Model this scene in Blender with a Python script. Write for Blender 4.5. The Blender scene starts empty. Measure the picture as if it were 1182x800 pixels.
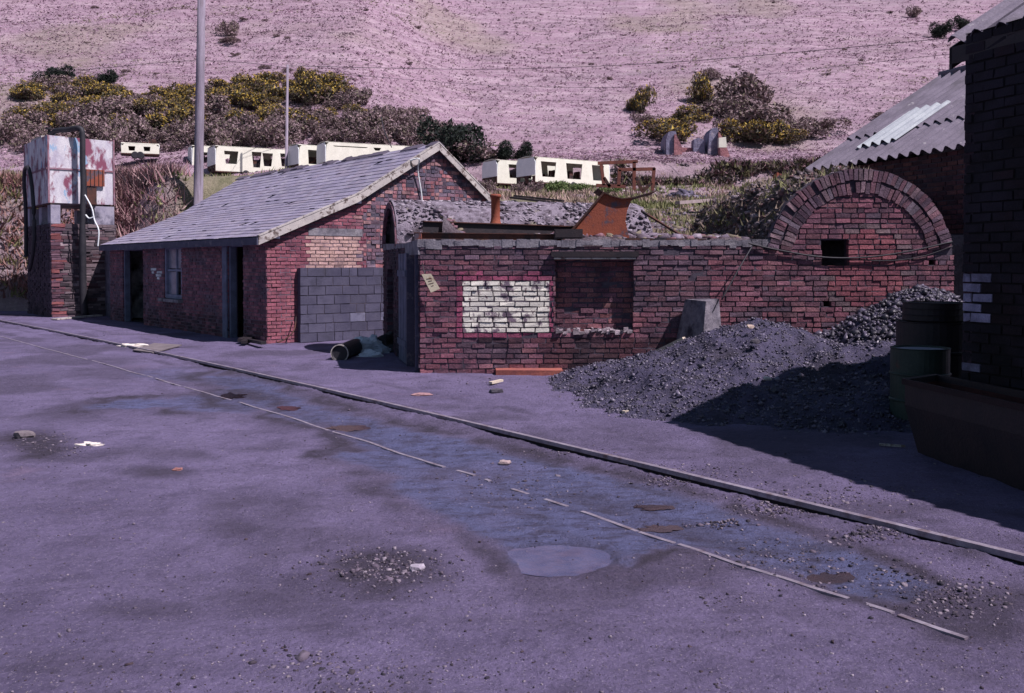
import bpy, bmesh, math, random
import numpy as np
from mathutils import Vector, Matrix, noise
from mathutils.geometry import tessellate_polygon
R = random.Random(7)
C = bpy.context.scene.collection
SC = bpy.context.scene
V = Vector
# ------------------------------------------------------------------ camera
W0, H0, FPX = 1182.0, 800.0, 1134.0
PITCH = math.radians(1.5)
VP = 335.0                      # row of the lens axis (shifted lens)
CZ = 1.65
cam = bpy.data.cameras.new('camera'); co = bpy.data.objects.new('camera', cam); C.objects.link(co)
co.location = (0, 0, CZ); co.rotation_euler = (math.pi/2 - PITCH, 0, 0)
cam.sensor_width = 36; cam.lens = FPX/W0*36; cam.shift_y = -(400-VP)/W0
cam.clip_start = .05; cam.clip_end = 3000
SC.camera = co

def ray(u, v):
    x = (u-591)/FPX; z = -(v-VP)/FPX
    return V((x, math.cos(PITCH)+math.sin(PITCH)*z, -math.sin(PITCH)+math.cos(PITCH)*z))
def P(u, v, y):
    d = ray(u, v); return V((0, 0, CZ)) + d*(y/d.y)
def G(u, v, h=0.0):
    d = ray(u, v); return V((0, 0, CZ)) + d*((h-CZ)/d.z)
def HIT(u, v, p0, n):
    d = ray(u, v); o = V((0, 0, CZ)); return o + d*((p0-o).dot(n)/d.dot(n))
def ZAT(v, y):
    return P(591, v, y).z

# ------------------------------------------------------------------ props
def tag(o, label=None, cat=None, group=None, kind=None):
    if label: o['label'] = label
    if cat: o['category'] = cat
    if group: o['group'] = group
    if kind: o['kind'] = kind
    return o
def empty(name, loc, label, cat, group=None, rz=0):
    o = bpy.data.objects.new(name, None); C.objects.link(o)
    o.location = loc; o.rotation_euler = (0, 0, rz); o.empty_display_size = .2
    return tag(o, label, cat, group)
def copy_tree(o, parent=None):
    c = o.copy(); C.objects.link(c)
    if parent: c.parent = parent
    for ch in list(o.children): copy_tree(ch, c)
    return c

# ------------------------------------------------------------------ materials
def M(name, c1, c2=None, scale=4., c3=None, s3=1.2, t3=(.5, .6), rough=.9, bump=.3, bscale=30., tint=False,
      metal=0., spec=.3, rough2=None, stretch=(1, 1, 1), bdist=.02, c4=None, s4=9., t4=(.6, .66), fine=.25):
    m = bpy.data.materials.new(name); m.use_nodes = True
    nt = m.node_tree; N = nt.nodes; L = nt.links
    b = N['Principled BSDF']
    tc = N.new('ShaderNodeTexCoord'); mp = N.new('ShaderNodeMapping'); mp.inputs['Scale'].default_value = stretch
    L.new(tc.outputs['Object'], mp.inputs['Vector'])
    def nz(s, det=6, ro=.6):
        n = N.new('ShaderNodeTexNoise'); n.inputs['Scale'].default_value = s; n.inputs['Detail'].default_value = det
        n.inputs['Roughness'].default_value = ro; L.new(mp.outputs[0], n.inputs['Vector']); return n
    def ramp(src, lo, hi):
        r = N.new('ShaderNodeMapRange'); r.inputs['From Min'].default_value = lo; r.inputs['From Max'].default_value = hi
        L.new(src, r.inputs['Value']); return r.outputs[0]
    def mix(f, a, c, bt='MIX'):
        x = N.new('ShaderNodeMix'); x.data_type = 'RGBA'; x.blend_type = bt
        if isinstance(f, float): x.inputs[0].default_value = f
        else: L.new(f, x.inputs[0])
        for i, q in ((6, a), (7, c)):
            if isinstance(q, tuple): x.inputs[i].default_value = (*q, 1)
            else: L.new(q, x.inputs[i])
        return x.outputs[2]
    c2 = c2 or tuple(q*.6 for q in c1)
    col = mix(ramp(nz(scale).outputs[0], .35, .65), c1, c2)
    if fine:
        f = ramp(nz(bscale*1.7, 4, .7).outputs[0], .3, .7)
        dk = N.new('ShaderNodeMapRange'); dk.inputs['To Min'].default_value = 1-fine; dk.inputs['To Max'].default_value = 1+fine*.6
        L.new(f, dk.inputs['Value'])
        cc = N.new('ShaderNodeCombineXYZ')
        for i in range(3): L.new(dk.outputs[0], cc.inputs[i])
        col = mix(1.0, col, cc.outputs[0], 'MULTIPLY')
    if tint:
        at = N.new('ShaderNodeAttribute'); at.attribute_name = 'tint'
        col = mix(1.0, col, at.outputs['Color'], 'MULTIPLY')
    if c3: col = mix(ramp(nz(s3, 8, .65).outputs[0], *t3), col, c3)
    if c4: col = mix(ramp(nz(s4, 8, .7).outputs[0], *t4), col, c4)
    L.new(col, b.inputs['Base Color'])
    b.inputs['Metallic'].default_value = metal; b.inputs['Roughness'].default_value = rough
    b.inputs['Specular IOR Level'].default_value = spec
    if rough2 is not None:
        r = N.new('ShaderNodeMapRange'); r.inputs['From Min'].default_value = .4; r.inputs['From Max'].default_value = .6
        r.inputs['To Min'].default_value = rough; r.inputs['To Max'].default_value = rough2
        L.new(nz(scale*2.3).outputs[0], r.inputs['Value']); L.new(r.outputs[0], b.inputs['Roughness'])
    if bump:
        bp = N.new('ShaderNodeBump'); bp.inputs['Strength'].default_value = bump; bp.inputs['Distance'].default_value = bdist
        L.new(nz(bscale, 8, .7).outputs[0], bp.inputs['Height']); L.new(bp.outputs[0], b.inputs['Normal'])
    return m

BRICK = M('brick', (1.16, 1.32, 1.27), (.78, .86, .92), 3.5, c3=(.030, .024, .042), s3=2.4, t3=(.50, .78), rough=.85, bump=.6, bscale=30, tint=True, c4=(.30, .24, .32), s4=7, t4=(.64, .82), fine=.55)
BRICKD = M('dark_brick', (.72, .7, .78), (.42, .42, .5), 5, c3=(.018, .015, .025), s3=1.1, t3=(.42, .6), rough=.85, bump=.5, bscale=55, tint=True, fine=.35)  # brick toned down overall, with darker patches
MORT = M('mortar', (.055, .045, .065), (.10, .085, .11), 6, rough=.95, bump=.5, bscale=60)
MORTL = M('pale_mortar', (.16, .12, .16), (.10, .08, .10), 6, rough=.95, bump=.5, bscale=60)
BLOCK = M('concrete_block', (1, 1, 1), (.7, .7, .78), 4, c3=(.05, .05, .07), s3=2., t3=(.5, .7), rough=.92, bump=.5, bscale=45, tint=True)
CONC = M('concrete', (.30, .28, .30), (.17, .16, .19), 5, c3=(.06, .055, .07), s3=2.4, t3=(.5, .68), rough=.92, bump=.7, bscale=30)
SLATE = M('slate', (1, 1, 1), (.82, .8, .86), 7, c3=(.30, .28, .34), s3=3.4, t3=(.64, .9), rough=.55, bump=.25, bscale=30, tint=True, spec=.4)
STONE = M('stone', (1, 1, 1), (.7, .68, .72), 8, rough=.9, bump=.6, bscale=30, tint=True)
WOODW = M('weathered_white_paint', (.52, .48, .44), (.38, .35, .34), 3, c3=(.13, .10, .09), s3=7, t3=(.52, .6), rough=.8, bump=.3, bscale=40)
WOODD = M('dark_painted_wood', (.075, .075, .12), (.05, .05, .085), 4, c3=(.14, .13, .16), s3=6, t3=(.55, .65), rough=.75, bump=.3, bscale=40)
WOODB = M('blue_grey_wood', (.14, .16, .24), (.09, .10, .15), 5, rough=.75, bump=.3, bscale=40)
POLE = M('pole_wood', (.28, .245, .30), (.18, .15, .19), 2, rough=.85, bump=.4, bscale=12, stretch=(6, 6, .5), c3=(.12, .09, .09), s3=2, t3=(.58, .7))
RUST = M('rust', (.30, .085, .045), (.20, .052, .034), 2.2, c3=(.085, .07, .09), s3=2.3, t3=(.53, .59), rough=.8, bump=.4, bscale=30)
RUSTD = M('dark_rust', (.10, .038, .028), (.05, .024, .02), 4, c3=(.02, .018, .022), s3=3, t3=(.5, .6), rough=.75, bump=.4, bscale=30)
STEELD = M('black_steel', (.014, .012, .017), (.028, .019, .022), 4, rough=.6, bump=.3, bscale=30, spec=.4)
RAIL = M('rail_steel', (.36, .32, .38), (.22, .185, .23), 9, c3=(.12, .07, .06), s3=7, t3=(.54, .72), rough=.42, rough2=.6, bump=.1, bscale=60, metal=.35, stretch=(1, 1, 1))
RAILS = M('rail_side_rust', (.045, .03, .03), (.025, .018, .022), 9, rough=.9, bump=.3, bscale=40)
TANKP = M('flaking_tank_paint', (.62, .61, .62), (.42, .39, .46), 3.5, c3=(.20, .06, .10), s3=2.4, t3=(.50, .575), rough=.7, bump=.3, bscale=30, stretch=(1, 1, .5), c4=(.25, .38, .52), s4=1.3, t4=(.57, .60))
WHITE = M('cream_paint', (.82, .82, .68), (.72, .72, .59), 2, c3=(.30, .22, .15), s3=1.8, t3=(.66, .74), rough=.6, bump=.1, bscale=20)
PALE = M('pale_blue_panel', (.82, .86, .84), (.72, .78, .78), 1.5, c3=(.3, .26, .22), s3=1.4, t3=(.68, .76), rough=.6, bump=.1, bscale=20)
ASB = M('asbestos_sheet', (.20, .175, .22), (.135, .118, .152), 2, c3=(.10, .09, .11), s3=1.3, t3=(.5, .65), rough=.85, bump=.4, bscale=30, c4=(.38, .36, .37), s4=5, t4=(.62, .7))
RLIGHT = M('rooflight_sheet', (.46, .50, .51), (.34, .37, .40), 3, rough=.5, bump=.2, bscale=30)
DARK = M('painted_dark', (.012, .011, .013), rough=1, bump=0, fine=0)  # flat black standing in for darkness, mostly behind openings
COAL = M('coal_slack', (.042, .038, .076), (.076, .066, .122), 5, c3=(.03, .025, .042), s3=1.8, t3=(.5, .65), rough=.75, rough2=.9, bump=1, bscale=22, spec=.4, bdist=.05)
LUMP = M('coal_lump', (1, 1, 1), (.7, .7, .7), 9, rough=.33, rough2=.6, bump=.3, bscale=30, tint=True, spec=.6)
LEAF = M('leaf', (1, 1, 1), (.75, .75, .75), 3, rough=.8, bump=0, tint=True, spec=.1, fine=0)
BARK = M('bark', (.09, .07, .065), (.05, .04, .04), 5, rough=.9)
PLAST = M('polythene', (.66, .70, .78), (.42, .46, .54), 3, rough=.35, rough2=.6, bump=.6, bscale=9, bdist=.05)
PAPER = M('paper', (.72, .66, .60), (.6, .55, .5), 5, rough=.85, bump=.2)
SIGNM = M('sign_enamel', (.62, .56, .40), (.5, .45, .33), 6, c3=(.28, .17, .10), s3=7, t3=(.6, .68), rough=.6, bump=.1)
GREEND = M('green_drum_paint', (.038, .058, .048), (.025, .04, .034), 4, c3=(.08, .035, .025), s3=5, t3=(.62, .7), rough=.5, bump=.2)
BLACK = M('black_rubber', (.02, .02, .026), (.035, .033, .04), 4, rough=.6, bump=.2)
GLASS = M('dirty_glass', (.05, .055, .07), (.09, .09, .11), 3, rough=.2, bump=0)

# ------------------------------------------------------------------ mesh builder
class MB:
    def __init__(s): s.v = []; s.f = []; s.m = []; s.t = []
    def face(s, idx, m=0, t=(1, 1, 1)): s.f.append(tuple(idx)); s.m.append(m); s.t.append(t)
    def poly(s, pts, m=0, t=(1, 1, 1)):
        n = len(s.v); s.v += [tuple(p) for p in pts]; s.face(range(n, n+len(pts)), m, t)
    def hexa(s, p, m=0, t=(1, 1, 1), skip=()):
        n = len(s.v); s.v += [tuple(q) for q in p]
        for k, f in enumerate(((0, 3, 2, 1), (4, 5, 6, 7), (0, 1, 5, 4), (1, 2, 6, 5), (2, 3, 7, 6), (3, 0, 4, 7))):
            if k not in skip: s.face([n+i for i in f], m, t)
    def box(s, c, sx, sy, sz, m=0, t=(1, 1, 1), U=V((1, 0, 0)), Vv=V((0, 1, 0)), Z=V((0, 0, 1)), jit=0.):
        c = V(c); p = []
        for a, b_, d in ((-1, -1, -1), (1, -1, -1), (1, 1, -1), (-1, 1, -1), (-1, -1, 1), (1, -1, 1), (1, 1, 1), (-1, 1, 1)):
            q = c + U*(a*sx/2) + Vv*(b_*sy/2) + Z*(d*sz/2)
            if jit: q = q + V((R.uniform(-jit, jit), R.uniform(-jit, jit), R.uniform(-jit, jit)))
            p.append(q)
        s.hexa(p, m, t)
    def bar(s, a, b, w, h, m=0, t=(1, 1, 1), up=V((0, 0, 1))):
        a = V(a); b = V(b); d = (b-a).normalized(); side = d.cross(up)
        if side.length < 1e-4: side = d.cross(V((1, 0, 0)))
        side.normalize(); u2 = side.cross(d).normalized()
        s.box((a+b)/2, (b-a).length, w, h, m, t, d, side, u2)
    def tube(s, pts, r, n=10, m=0, t=(1, 1, 1), cap=True):
        pts = [V(p) for p in pts]; rs = r if isinstance(r, (list, tuple)) else [r]*len(pts)
        base = len(s.v); ref = V((0, 0, 1))
        if abs((pts[-1]-pts[0]).normalized().dot(ref)) > .9: ref = V((1, 0, 0))
        for i, p in enumerate(pts):
            d = (pts[min(i+1, len(pts)-1)]-pts[max(i-1, 0)]).normalized()
            a = d.cross(ref)
            if a.length < .05: a = d.cross(V((0, 1, 0)))
            a.normalize(); b = d.cross(a)
            for k in range(n):
                th = 2*math.pi*k/n; s.v.append(tuple(p + a*(rs[i]*math.cos(th)) + b*(rs[i]*math.sin(th))))
        for i in range(len(pts)-1):
            for k in range(n):
                q = base+i*n; s.face((q+k, q+(k+1) % n, q+n+(k+1) % n, q+n+k), m, t)
        if cap:
            s.face([base+k for k in range(n)], m, t); s.face([base+(len(pts)-1)*n+k for k in range(n)], m, t)
    def lathe(s, c, prof, n=28, m=0, t=(1, 1, 1), axis=V((0, 0, 1))):
        c = V(c); a = axis.orthogonal().normalized(); b = axis.cross(a); base = len(s.v)
        for r, h in prof:
            for k in range(n):
                th = 2*math.pi*k/n; s.v.append(tuple(c + a*(r*math.cos(th)) + b*(r*math.sin(th)) + axis*h))
        for i in range(len(prof)-1):
            for k in range(n):
                q = base+i*n; s.face((q+k, q+(k+1) % n, q+n+(k+1) % n, q+n+k), m, t)
    def prism(s, outer, holes, O, U, N, d0, d1, m=0, t=(1, 1, 1)):
        """flat panel with holes; (u,h) outline on the plane O,U,Z, from offset d0 to d1 along N"""
        loops = [outer]+list(holes); Z = V((0, 0, 1)); flat = [q for l in loops for q in l]
        tri = tessellate_polygon([[V((q[0], q[1], 0)) for q in l] for l in loops])
        for d in (d0, d1):
            n = len(s.v); s.v += [tuple(O+U*q[0]+Z*q[1]+N*d) for q in flat]
            for f in tri: s.face([n+i for i in f], m, t)
            if d == d0: n0 = n
        off = 0
        for l in loops:
            k = len(l)
            for i in range(k):
                a, b = off+i, off+(i+1) % k; s.face((n0+a, n0+b, n+b, n+a), m, t)
            off += k
    def build(s, name, mats, parent=None, smooth=False, origin=None):
        me = bpy.data.meshes.new(name)
        inv = None
        if parent is not None:
            mw = Matrix.Translation(parent.location) @ parent.rotation_euler.to_matrix().to_4x4()
            pp = parent.parent
            while pp is not None:
                mw = (Matrix.Translation(pp.location) @ pp.rotation_euler.to_matrix().to_4x4()) @ mw; pp = pp.parent
            inv = mw.inverted()
            vs = [tuple(inv @ V(q)) for q in s.v]; o_loc = V((0, 0, 0))
        else:
            o_loc = V(origin) if origin is not None else V((0, 0, 0))
            vs = [tuple(V(q)-o_loc) for q in s.v]
        me.from_pydata(vs, [], s.f)
        if not isinstance(mats, (list, tuple)): mats = [mats]
        for q in mats: me.materials.append(q)
        me.polygons.foreach_set('material_index', s.m)
        at = me.attributes.new('tint', 'FLOAT_COLOR', 'FACE')
        at.data.foreach_set('color', np.array([(*q, 1) for q in s.t], dtype=np.float32).ravel())
        if smooth: me.polygons.foreach_set('use_smooth', [True]*len(s.f))
        me.update()
        o = bpy.data.objects.new(name, me); C.objects.link(o)
        if parent is not None: o.parent = parent
        else: o.location = o_loc
        return o

def np_mesh(name, verts, faces, mat, tints=None, parent=None, smooth=False, mode='FACE'):
    """verts (n,3), faces (m,k) arrays"""
    me = bpy.data.meshes.new(name); n, k = faces.shape
    me.vertices.add(len(verts)); me.vertices.foreach_set('co', np.ascontiguousarray(verts, dtype=np.float32).ravel())
    me.loops.add(n*k); me.loops.foreach_set('vertex_index', np.ascontiguousarray(faces, dtype=np.int32).ravel())
    me.polygons.add(n); me.polygons.foreach_set('loop_start', np.arange(0, n*k, k, dtype=np.int32))
    if smooth: me.polygons.foreach_set('use_smooth', np.ones(n, dtype=bool))
    me.update(calc_edges=True)
    if tints is not None:
        at = me.attributes.new('tint', 'FLOAT_COLOR', mode)
        at.data.foreach_set('color', np.ascontiguousarray(np.hstack([tints, np.ones((len(tints), 1))]), dtype=np.float32).ravel())
    for q in (mat if isinstance(mat, (list, tuple)) else [mat]): me.materials.append(q)
    o = bpy.data.objects.new(name, me); C.objects.link(o)
    if parent: o.parent = parent
    return o
RS = np.random.RandomState(3)
OV = np.array([(1, 0, 0), (-1, 0, 0), (0, 1, 0), (0, -1, 0), (0, 0, 1), (0, 0, -1)], float)
OF = np.array([(0, 2, 4), (2, 1, 4), (1, 3, 4), (3, 0, 4), (2, 0, 5), (1, 2, 5), (3, 1, 5), (0, 3, 5)])
BV = np.array([(-1, -1, -1), (1, -1, -1), (1, 1, -1), (-1, 1, -1), (-1, -1, 1), (1, -1, 1), (1, 1, 1), (-1, 1, 1)], float)*.6
BF = np.array([(0, 3, 2), (0, 2, 1), (4, 5, 6), (4, 6, 7), (0, 1, 5), (0, 5, 4), (1, 2, 6), (1, 6, 5), (2, 3, 7), (2, 7, 6), (3, 0, 4), (3, 4, 7)])
def rocks(pos, size, tint, aniso=(.6, 1.3), flat=.7, boxy=.6):
    """irregular stones; returns verts, faces, tints"""
    n = len(pos); isb = boxy > .5
    T, F = (BV, BF) if isb else (OV, OF); k = len(T)
    v = np.repeat(T[None], n, 0) + RS.uniform(-.28, .28, (n, k, 3))
    v *= RS.uniform(aniso[0], aniso[1], (n, 1, 3)); v[:, :, 2] *= flat
    a = RS.uniform(0, 6.28, n); b = RS.uniform(-.5, .5, n)
    ca, sa, cb, sb = np.cos(a), np.sin(a), np.cos(b), np.sin(b)
    x, y, z = v[..., 0], v[..., 1], v[..., 2]
    y, z = y*cb[:, None]-z*sb[:, None], y*sb[:, None]+z*cb[:, None]
    x, y = x*ca[:, None]-y*sa[:, None], x*sa[:, None]+y*ca[:, None]
    v = np.stack([x, y, z], -1)*size[:, None, None]*.5 + pos[:, None, :]
    f = (F[None]+(np.arange(n)*k)[:, None, None]).reshape(-1, 3)
    return v.reshape(-1, 3), f, np.repeat(tint, len(F), 0)
def blades(pos, h, spread, tint, n=5, wid=.12, lean=.5):
    """n triangles per tuft"""
    N_ = len(pos); a = RS.uniform(0, 6.28, (N_, n)); r = RS.uniform(0, 1, (N_, n))
    base = pos[:, None, :] + np.stack([np.cos(a)*r*spread[:, None], np.sin(a)*r*spread[:, None], np.zeros_like(a)], -1)
    b2 = RS.uniform(0, 6.28, (N_, n)); w = h[:, None]*wid*RS.uniform(.6, 1.4, (N_, n))
    side = np.stack([np.cos(b2)*w, np.sin(b2)*w, RS.uniform(-.3, .3, (N_, n))*w], -1)
    l2 = RS.uniform(0, 6.28, (N_, n)); ll = h[:, None]*RS.uniform(0, lean, (N_, n))
    tip = base + np.stack([np.cos(l2)*ll, np.sin(l2)*ll, h[:, None]*RS.uniform(.5, 1.1, (N_, n))], -1)
    v = np.stack([base-side, base+side, tip], 2).reshape(-1, 3)
    return v, np.arange(N_*n*3).reshape(-1, 3), np.repeat(tint, n, 0)*RS.uniform(.75, 1.2, (N_*n, 1))
def merge(parts):
    vs, fs, ts, o = [], [], [], 0
    for v, f, t in parts: vs.append(v); fs.append(f+o); ts.append(t); o += len(v)
    return np.vstack(vs), np.vstack(fs), np.vstack(ts)
def vary(n, c, a=.25, hue=.06):
    c = np.array(c); return np.clip(c*(RS.uniform(1-a, 1+a, (n, 1)))*(1+RS.uniform(-hue, hue, (n, 3))), 0, 1)
def pick(n, cols, a=.2):
    i = RS.randint(0, len(cols), n); return np.clip(np.array(cols)[i]*RS.uniform(1-a, 1+a, (n, 1)), 0, 1)

# ------------------------------------------------------------------ brickwork
REDS = [(.235, .068, .098), (.215, .062, .090), (.255, .075, .100), (.20, .060, .088), (.25, .085, .108), (.185, .062, .090), (.225, .075, .108), (.16, .060, .088)]
DULL = [(.15, .058, .082), (.165, .060, .082), (.125, .052, .076), (.18, .070, .092), (.115, .054, .080), (.15, .074, .105)]
REDS = [(r*1.04, g*1.24, b*1.14) for r, g, b in REDS]; DULL = [(r*1.02, g*1.20, b*1.12) for r, g, b in DULL]
def jt(c, a=.15):
    k = R.uniform(1-a, 1+a); return tuple(min(1, q*k) for q in c)
def bricks(mb, O, U, N, W, Hh, opens=(), bl=.225, bh=.0785, jn=.018, tint=None, inside=None, depth=.10, proud=.012, m=0, u0=0., h0=0., rough=.004, miss=0., headers=.0, bond=True, clip=None, mm=None):
    Z = V((0, 0, 1)); r = 0; h = h0
    while h < Hh:
        rr = random.Random(r*31+5); hs = h+rr.uniform(-.0025, .0025)
        h1 = min(h+bh-jn, Hh); u = u0 - (bl/2 if (bond and r % 2) else 0) - rr.uniform(0, .03)
        if clip and (h1 < clip[2]+.01 or h > clip[3]-.01): h += bh; r += 1; continue
        while u < W:
            L_ = (bl/2 if rr.random() < headers else bl)*rr.uniform(.96, 1.04)
            a, b = max(u, u0), min(u+L_-jn, W); u += L_
            if clip: a, b = max(a, clip[0]), min(b, clip[1])
            segs = [(a, b)] if b-a > .02 else []
            for (oa, ob, ha, hb) in opens:
                if min(h1, hb)-max(h, ha) > (h1-h)*.45:
                    ns = []
                    for (p, q) in segs:
                        if q <= oa or p >= ob: ns.append((p, q)); continue
                        if oa-p > .02: ns.append((p, oa))
                        if q-ob > .02: ns.append((ob, q))
                    segs = ns
            for (p, q) in segs:
                cu, ch = (p+q)/2, (h+h1)/2
                if inside and not inside(cu, ch): continue
                if miss and R.random() < miss: continue
                t = tint(cu, ch) if tint else jt(R.choice(REDS))
                pr = proud + R.uniform(-rough, rough)*1.5; pts = []
                for d in (-depth, pr):
                    for (x, y) in ((p, h), (q, h), (q, h1), (p, h1)):
                        j = rough
                        pts.append(O+U*(x+R.uniform(-j, j))+Z*(y+R.uniform(-j, j))+N*(d+(R.uniform(-j, j) if d > 0 else 0)))
                mb.hexa(pts, mm(cu, ch) if mm else m, t, skip=(0,))
        h += bh; r += 1

# ================================================================== LIGHT
world = bpy.data.worlds.new('World'); SC.world = world; world.use_nodes = True
wn = world.node_tree.nodes; wl = world.node_tree.links
SUN_A, SUN_E = math.radians(62), math.radians(54)       # from -Y towards +X
sdir = V((math.sin(SUN_A)*math.cos(SUN_E), -math.cos(SUN_A)*math.cos(SUN_E), math.sin(SUN_E)))
sky = wn.new('ShaderNodeTexSky'); sky.sky_type = 'NISHITA'; sky.sun_disc = False
sky.sun_elevation = SUN_E; sky.sun_rotation = math.atan2(sdir.x, sdir.y)
sky.air_density = 1.0; sky.dust_density = .6; sky.ozone_density = 2.0
wl.new(sky.outputs[0], wn['Background'].inputs[0]); wn['Background'].inputs[1].default_value = .05
sl = bpy.data.lights.new('sun', 'SUN'); sl.energy = 4.6; sl.angle = math.radians(.53); sl.color = (1, .895, .965)
so = bpy.data.objects.new('sun', sl); C.objects.link(so); so.rotation_euler = (-sdir).to_track_quat('-Z', 'Y').to_euler(); so.location = (20, -10, 30)
SC.view_settings.view_transform = 'Standard'; SC.view_settings.look = 'None'; SC.view_settings.gamma = 1
SC.view_settings.exposure = 0.5
SC.render.engine = 'CYCLES'
SC.cycles.max_bounces = 5; SC.cycles.diffuse_bounces = 3; SC.cycles.glossy_bounces = 2; SC.cycles.transmission_bounces = 2
SC.cycles.use_denoising = True

# ================================================================== RAILS (paths needed by the ground)
UP = [(8.5, 371), (60, 381), (112, 390.6), (203, 410), (294, 430.5), (399, 453), (510, 480), (630, 508), (700, 523.7), (800, 548), (863, 563), (1026, 602), (1173, 638)]
LO = [(51, 401), (149, 427), (237, 451.5), (305, 470), (399, 499), (498, 530), (542, 544), (598, 566), (646, 584), (686, 592), (777, 619.5), (859, 649), (981, 685.6), (1116, 728)]
UPP = [G(u, v, .055) for u, v in UP]; LOP = [G(u, v, .012) for u, v in LO]
def ext(pts, d0, d1):
    a = pts[0]+(pts[0]-pts[2]).normalized()*d0; b = pts[-1]+(pts[-1]-pts[-3]).normalized()*d1
    for q in (a, b): q.z = pts[0].z
    return [a]+pts+[b]
UPP = ext(UPP, 10, 3); LOP = ext(LOP, 14, 2)
def smoothpath(p, n=4):
    o = []
    for i in range(len(p)-1):
        a, b, c, d = p[max(i-1, 0)], p[i], p[i+1], p[min(i+2, len(p)-1)]
        for k in range(n):
            t = k/n; o.append(.5*((2*b)+(c-a)*t+(2*a-5*b+4*c-d)*t*t+(3*b-a-3*c+d)*t**3))
    o.append(p[-1]); return o
def fit(p, deg=4, n=90):
    y = np.array([q.y for q in p]); x = np.array([q.x for q in p]); c = np.polyfit(np.log(y+4), x, deg); yy = (np.geomspace(y.max()+4, max(y.min(), .8)+4, n))-4
    return [V((float(np.polyval(c, math.log(a+4))), float(a), p[0].z)) for a in yy]
UPP = fit(UPP); LOP = fit(LOP)
def dpath(xy, path):
    p = np.array([(q.x, q.y) for q in path]); best = np.full(len(xy), 1e9)
    for i in range(len(p)-1):
        a, b = p[i], p[i+1]; d = b-a; t = np.clip(((xy-a)@d)/(d@d), 0, 1)
        best = np.minimum(best, np.hypot(*(xy-(a+t[:, None]*d)).T))
    return best

# ================================================================== GROUND
def fbm(x, y, s, seed=0., octv=3):
    o = np.empty(len(x))
    for i in range(len(x)):
        o[i] = noise.fractal(V((x[i]*s+seed, y[i]*s-seed, seed*1.7)), 1.0, 2.0, octv)
    return o
ys = np.concatenate([[-400, -60, -12, -2, .5], np.geomspace(1.5, 36, 300), [40, 60, 150, 500]])
ks = np.linspace(-1, 1, 330)
gx = []; gy = []
for y in ys:
    hw = .68*min(max(y, 3.), 36.)+.8
    row = np.concatenate([[-500, -hw-40, -hw-4], ks*hw, [hw+4, hw+40, 500]])
    gx.append(row); gy.append(np.full(len(row), y))
gx = np.array(gx); gy = np.array(gy); nr, nc = gx.shape
X = gx.ravel(); Y = gy.ravel()
n1 = fbm(X, Y, .35, 3.1); n2 = fbm(X, Y, 1.3, 9.2, 4); n3 = fbm(X, Y, 5., 5.5, 4)
Zg = .012*n1+.014*n2+.006*n3
wet = np.zeros(len(X)); dark = np.zeros(len(X)); pud = np.zeros(len(X))
xy = np.stack([X, Y], 1)
def blob(u, v, ru, rv, wob=.25, seed=1.):
    """soft patch on the ground whose outline was read off the photo: centre and half sizes in photo pixels"""
    c = G(u, v); ex = (G(u+ru, v)-G(u-ru, v)).length/2; ey = (G(u, v-rv)-G(u, v+rv)).length/2
    d = np.hypot((X-c.x - (Y-c.y)*c.x/max(c.y, 1))/ex, (Y-c.y)/ey)
    return d + wob*(n2+n3*.5)
def soft(d, e=.25): return np.clip((1+e-d)/(2*e), 0, 1)
def polymask(pts, w=.16, warp=.16):
    q = np.array([(G(u, v).x, G(u, v).y) for u, v in pts]); sc_ = np.clip(Y/9, .4, 2)
    px_, py_ = X+warp*sc_*(n2+.6*n3), Y+warp*1.6*sc_*(n2*.8-.6*n3+.4*n1); ins = np.zeros(len(X), bool); dm = np.full(len(X), 1e9)
    for i in range(len(q)):
        a, b = q[i], q[(i+1) % len(q)]; d = b-a
        c_ = ((a[1] > py_) != (b[1] > py_)); xi = a[0]+(py_-a[1])*d[0]/(d[1] if abs(d[1]) > 1e-9 else 1e-9); ins ^= c_ & (px_ < xi)
        t = np.clip(((px_-a[0])*d[0]+(py_-a[1])*d[1])/(d@d), 0, 1); dm = np.minimum(dm, np.hypot(px_-a[0]-t*d[0], py_-a[1]-t*d[1]))
    sd = np.where(ins, dm, -dm); return np.clip(.5+sd/(w*sc_), 0, 1)
WETP = [[(262, 428), (300, 440), (350, 458), (420, 482), (500, 500), (560, 512), (640, 535), (720, 552), (800, 574), (880, 600), (960, 628), (1040, 655), (1090, 682), (1040, 694), (960, 676), (880, 655), (820, 636), (775, 625), (725, 648), (650, 664), (600, 656), (578, 634), (540, 616), (505, 602), (468, 580), (444, 560), (452, 548), (400, 538), (384, 526), (430, 518), (405, 500), (340, 482), (285, 470), (255, 450), (240, 436)],
        [(96, 468), (150, 461), (210, 458), (262, 452), (300, 462), (296, 474), (240, 478), (205, 470), (150, 472), (100, 472)],
        [(140, 430), (200, 424), (250, 432), (330, 440), (330, 450), (260, 446), (200, 440)]]
RIM = np.zeros(len(X))
for q in WETP[:2]: RIM = np.maximum(RIM, np.exp(-((polymask(q, 1.0)-.36)/.16)**2))
for q in WETP: wet = np.maximum(wet, polymask(q)*(.55 if q is WETP[2] else 1))
wet = wet*np.clip(1.0-.25*np.clip((fbm(X, Y, .8, 61., 4)-.1)*2.5, 0, 1), 0, 1)
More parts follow.
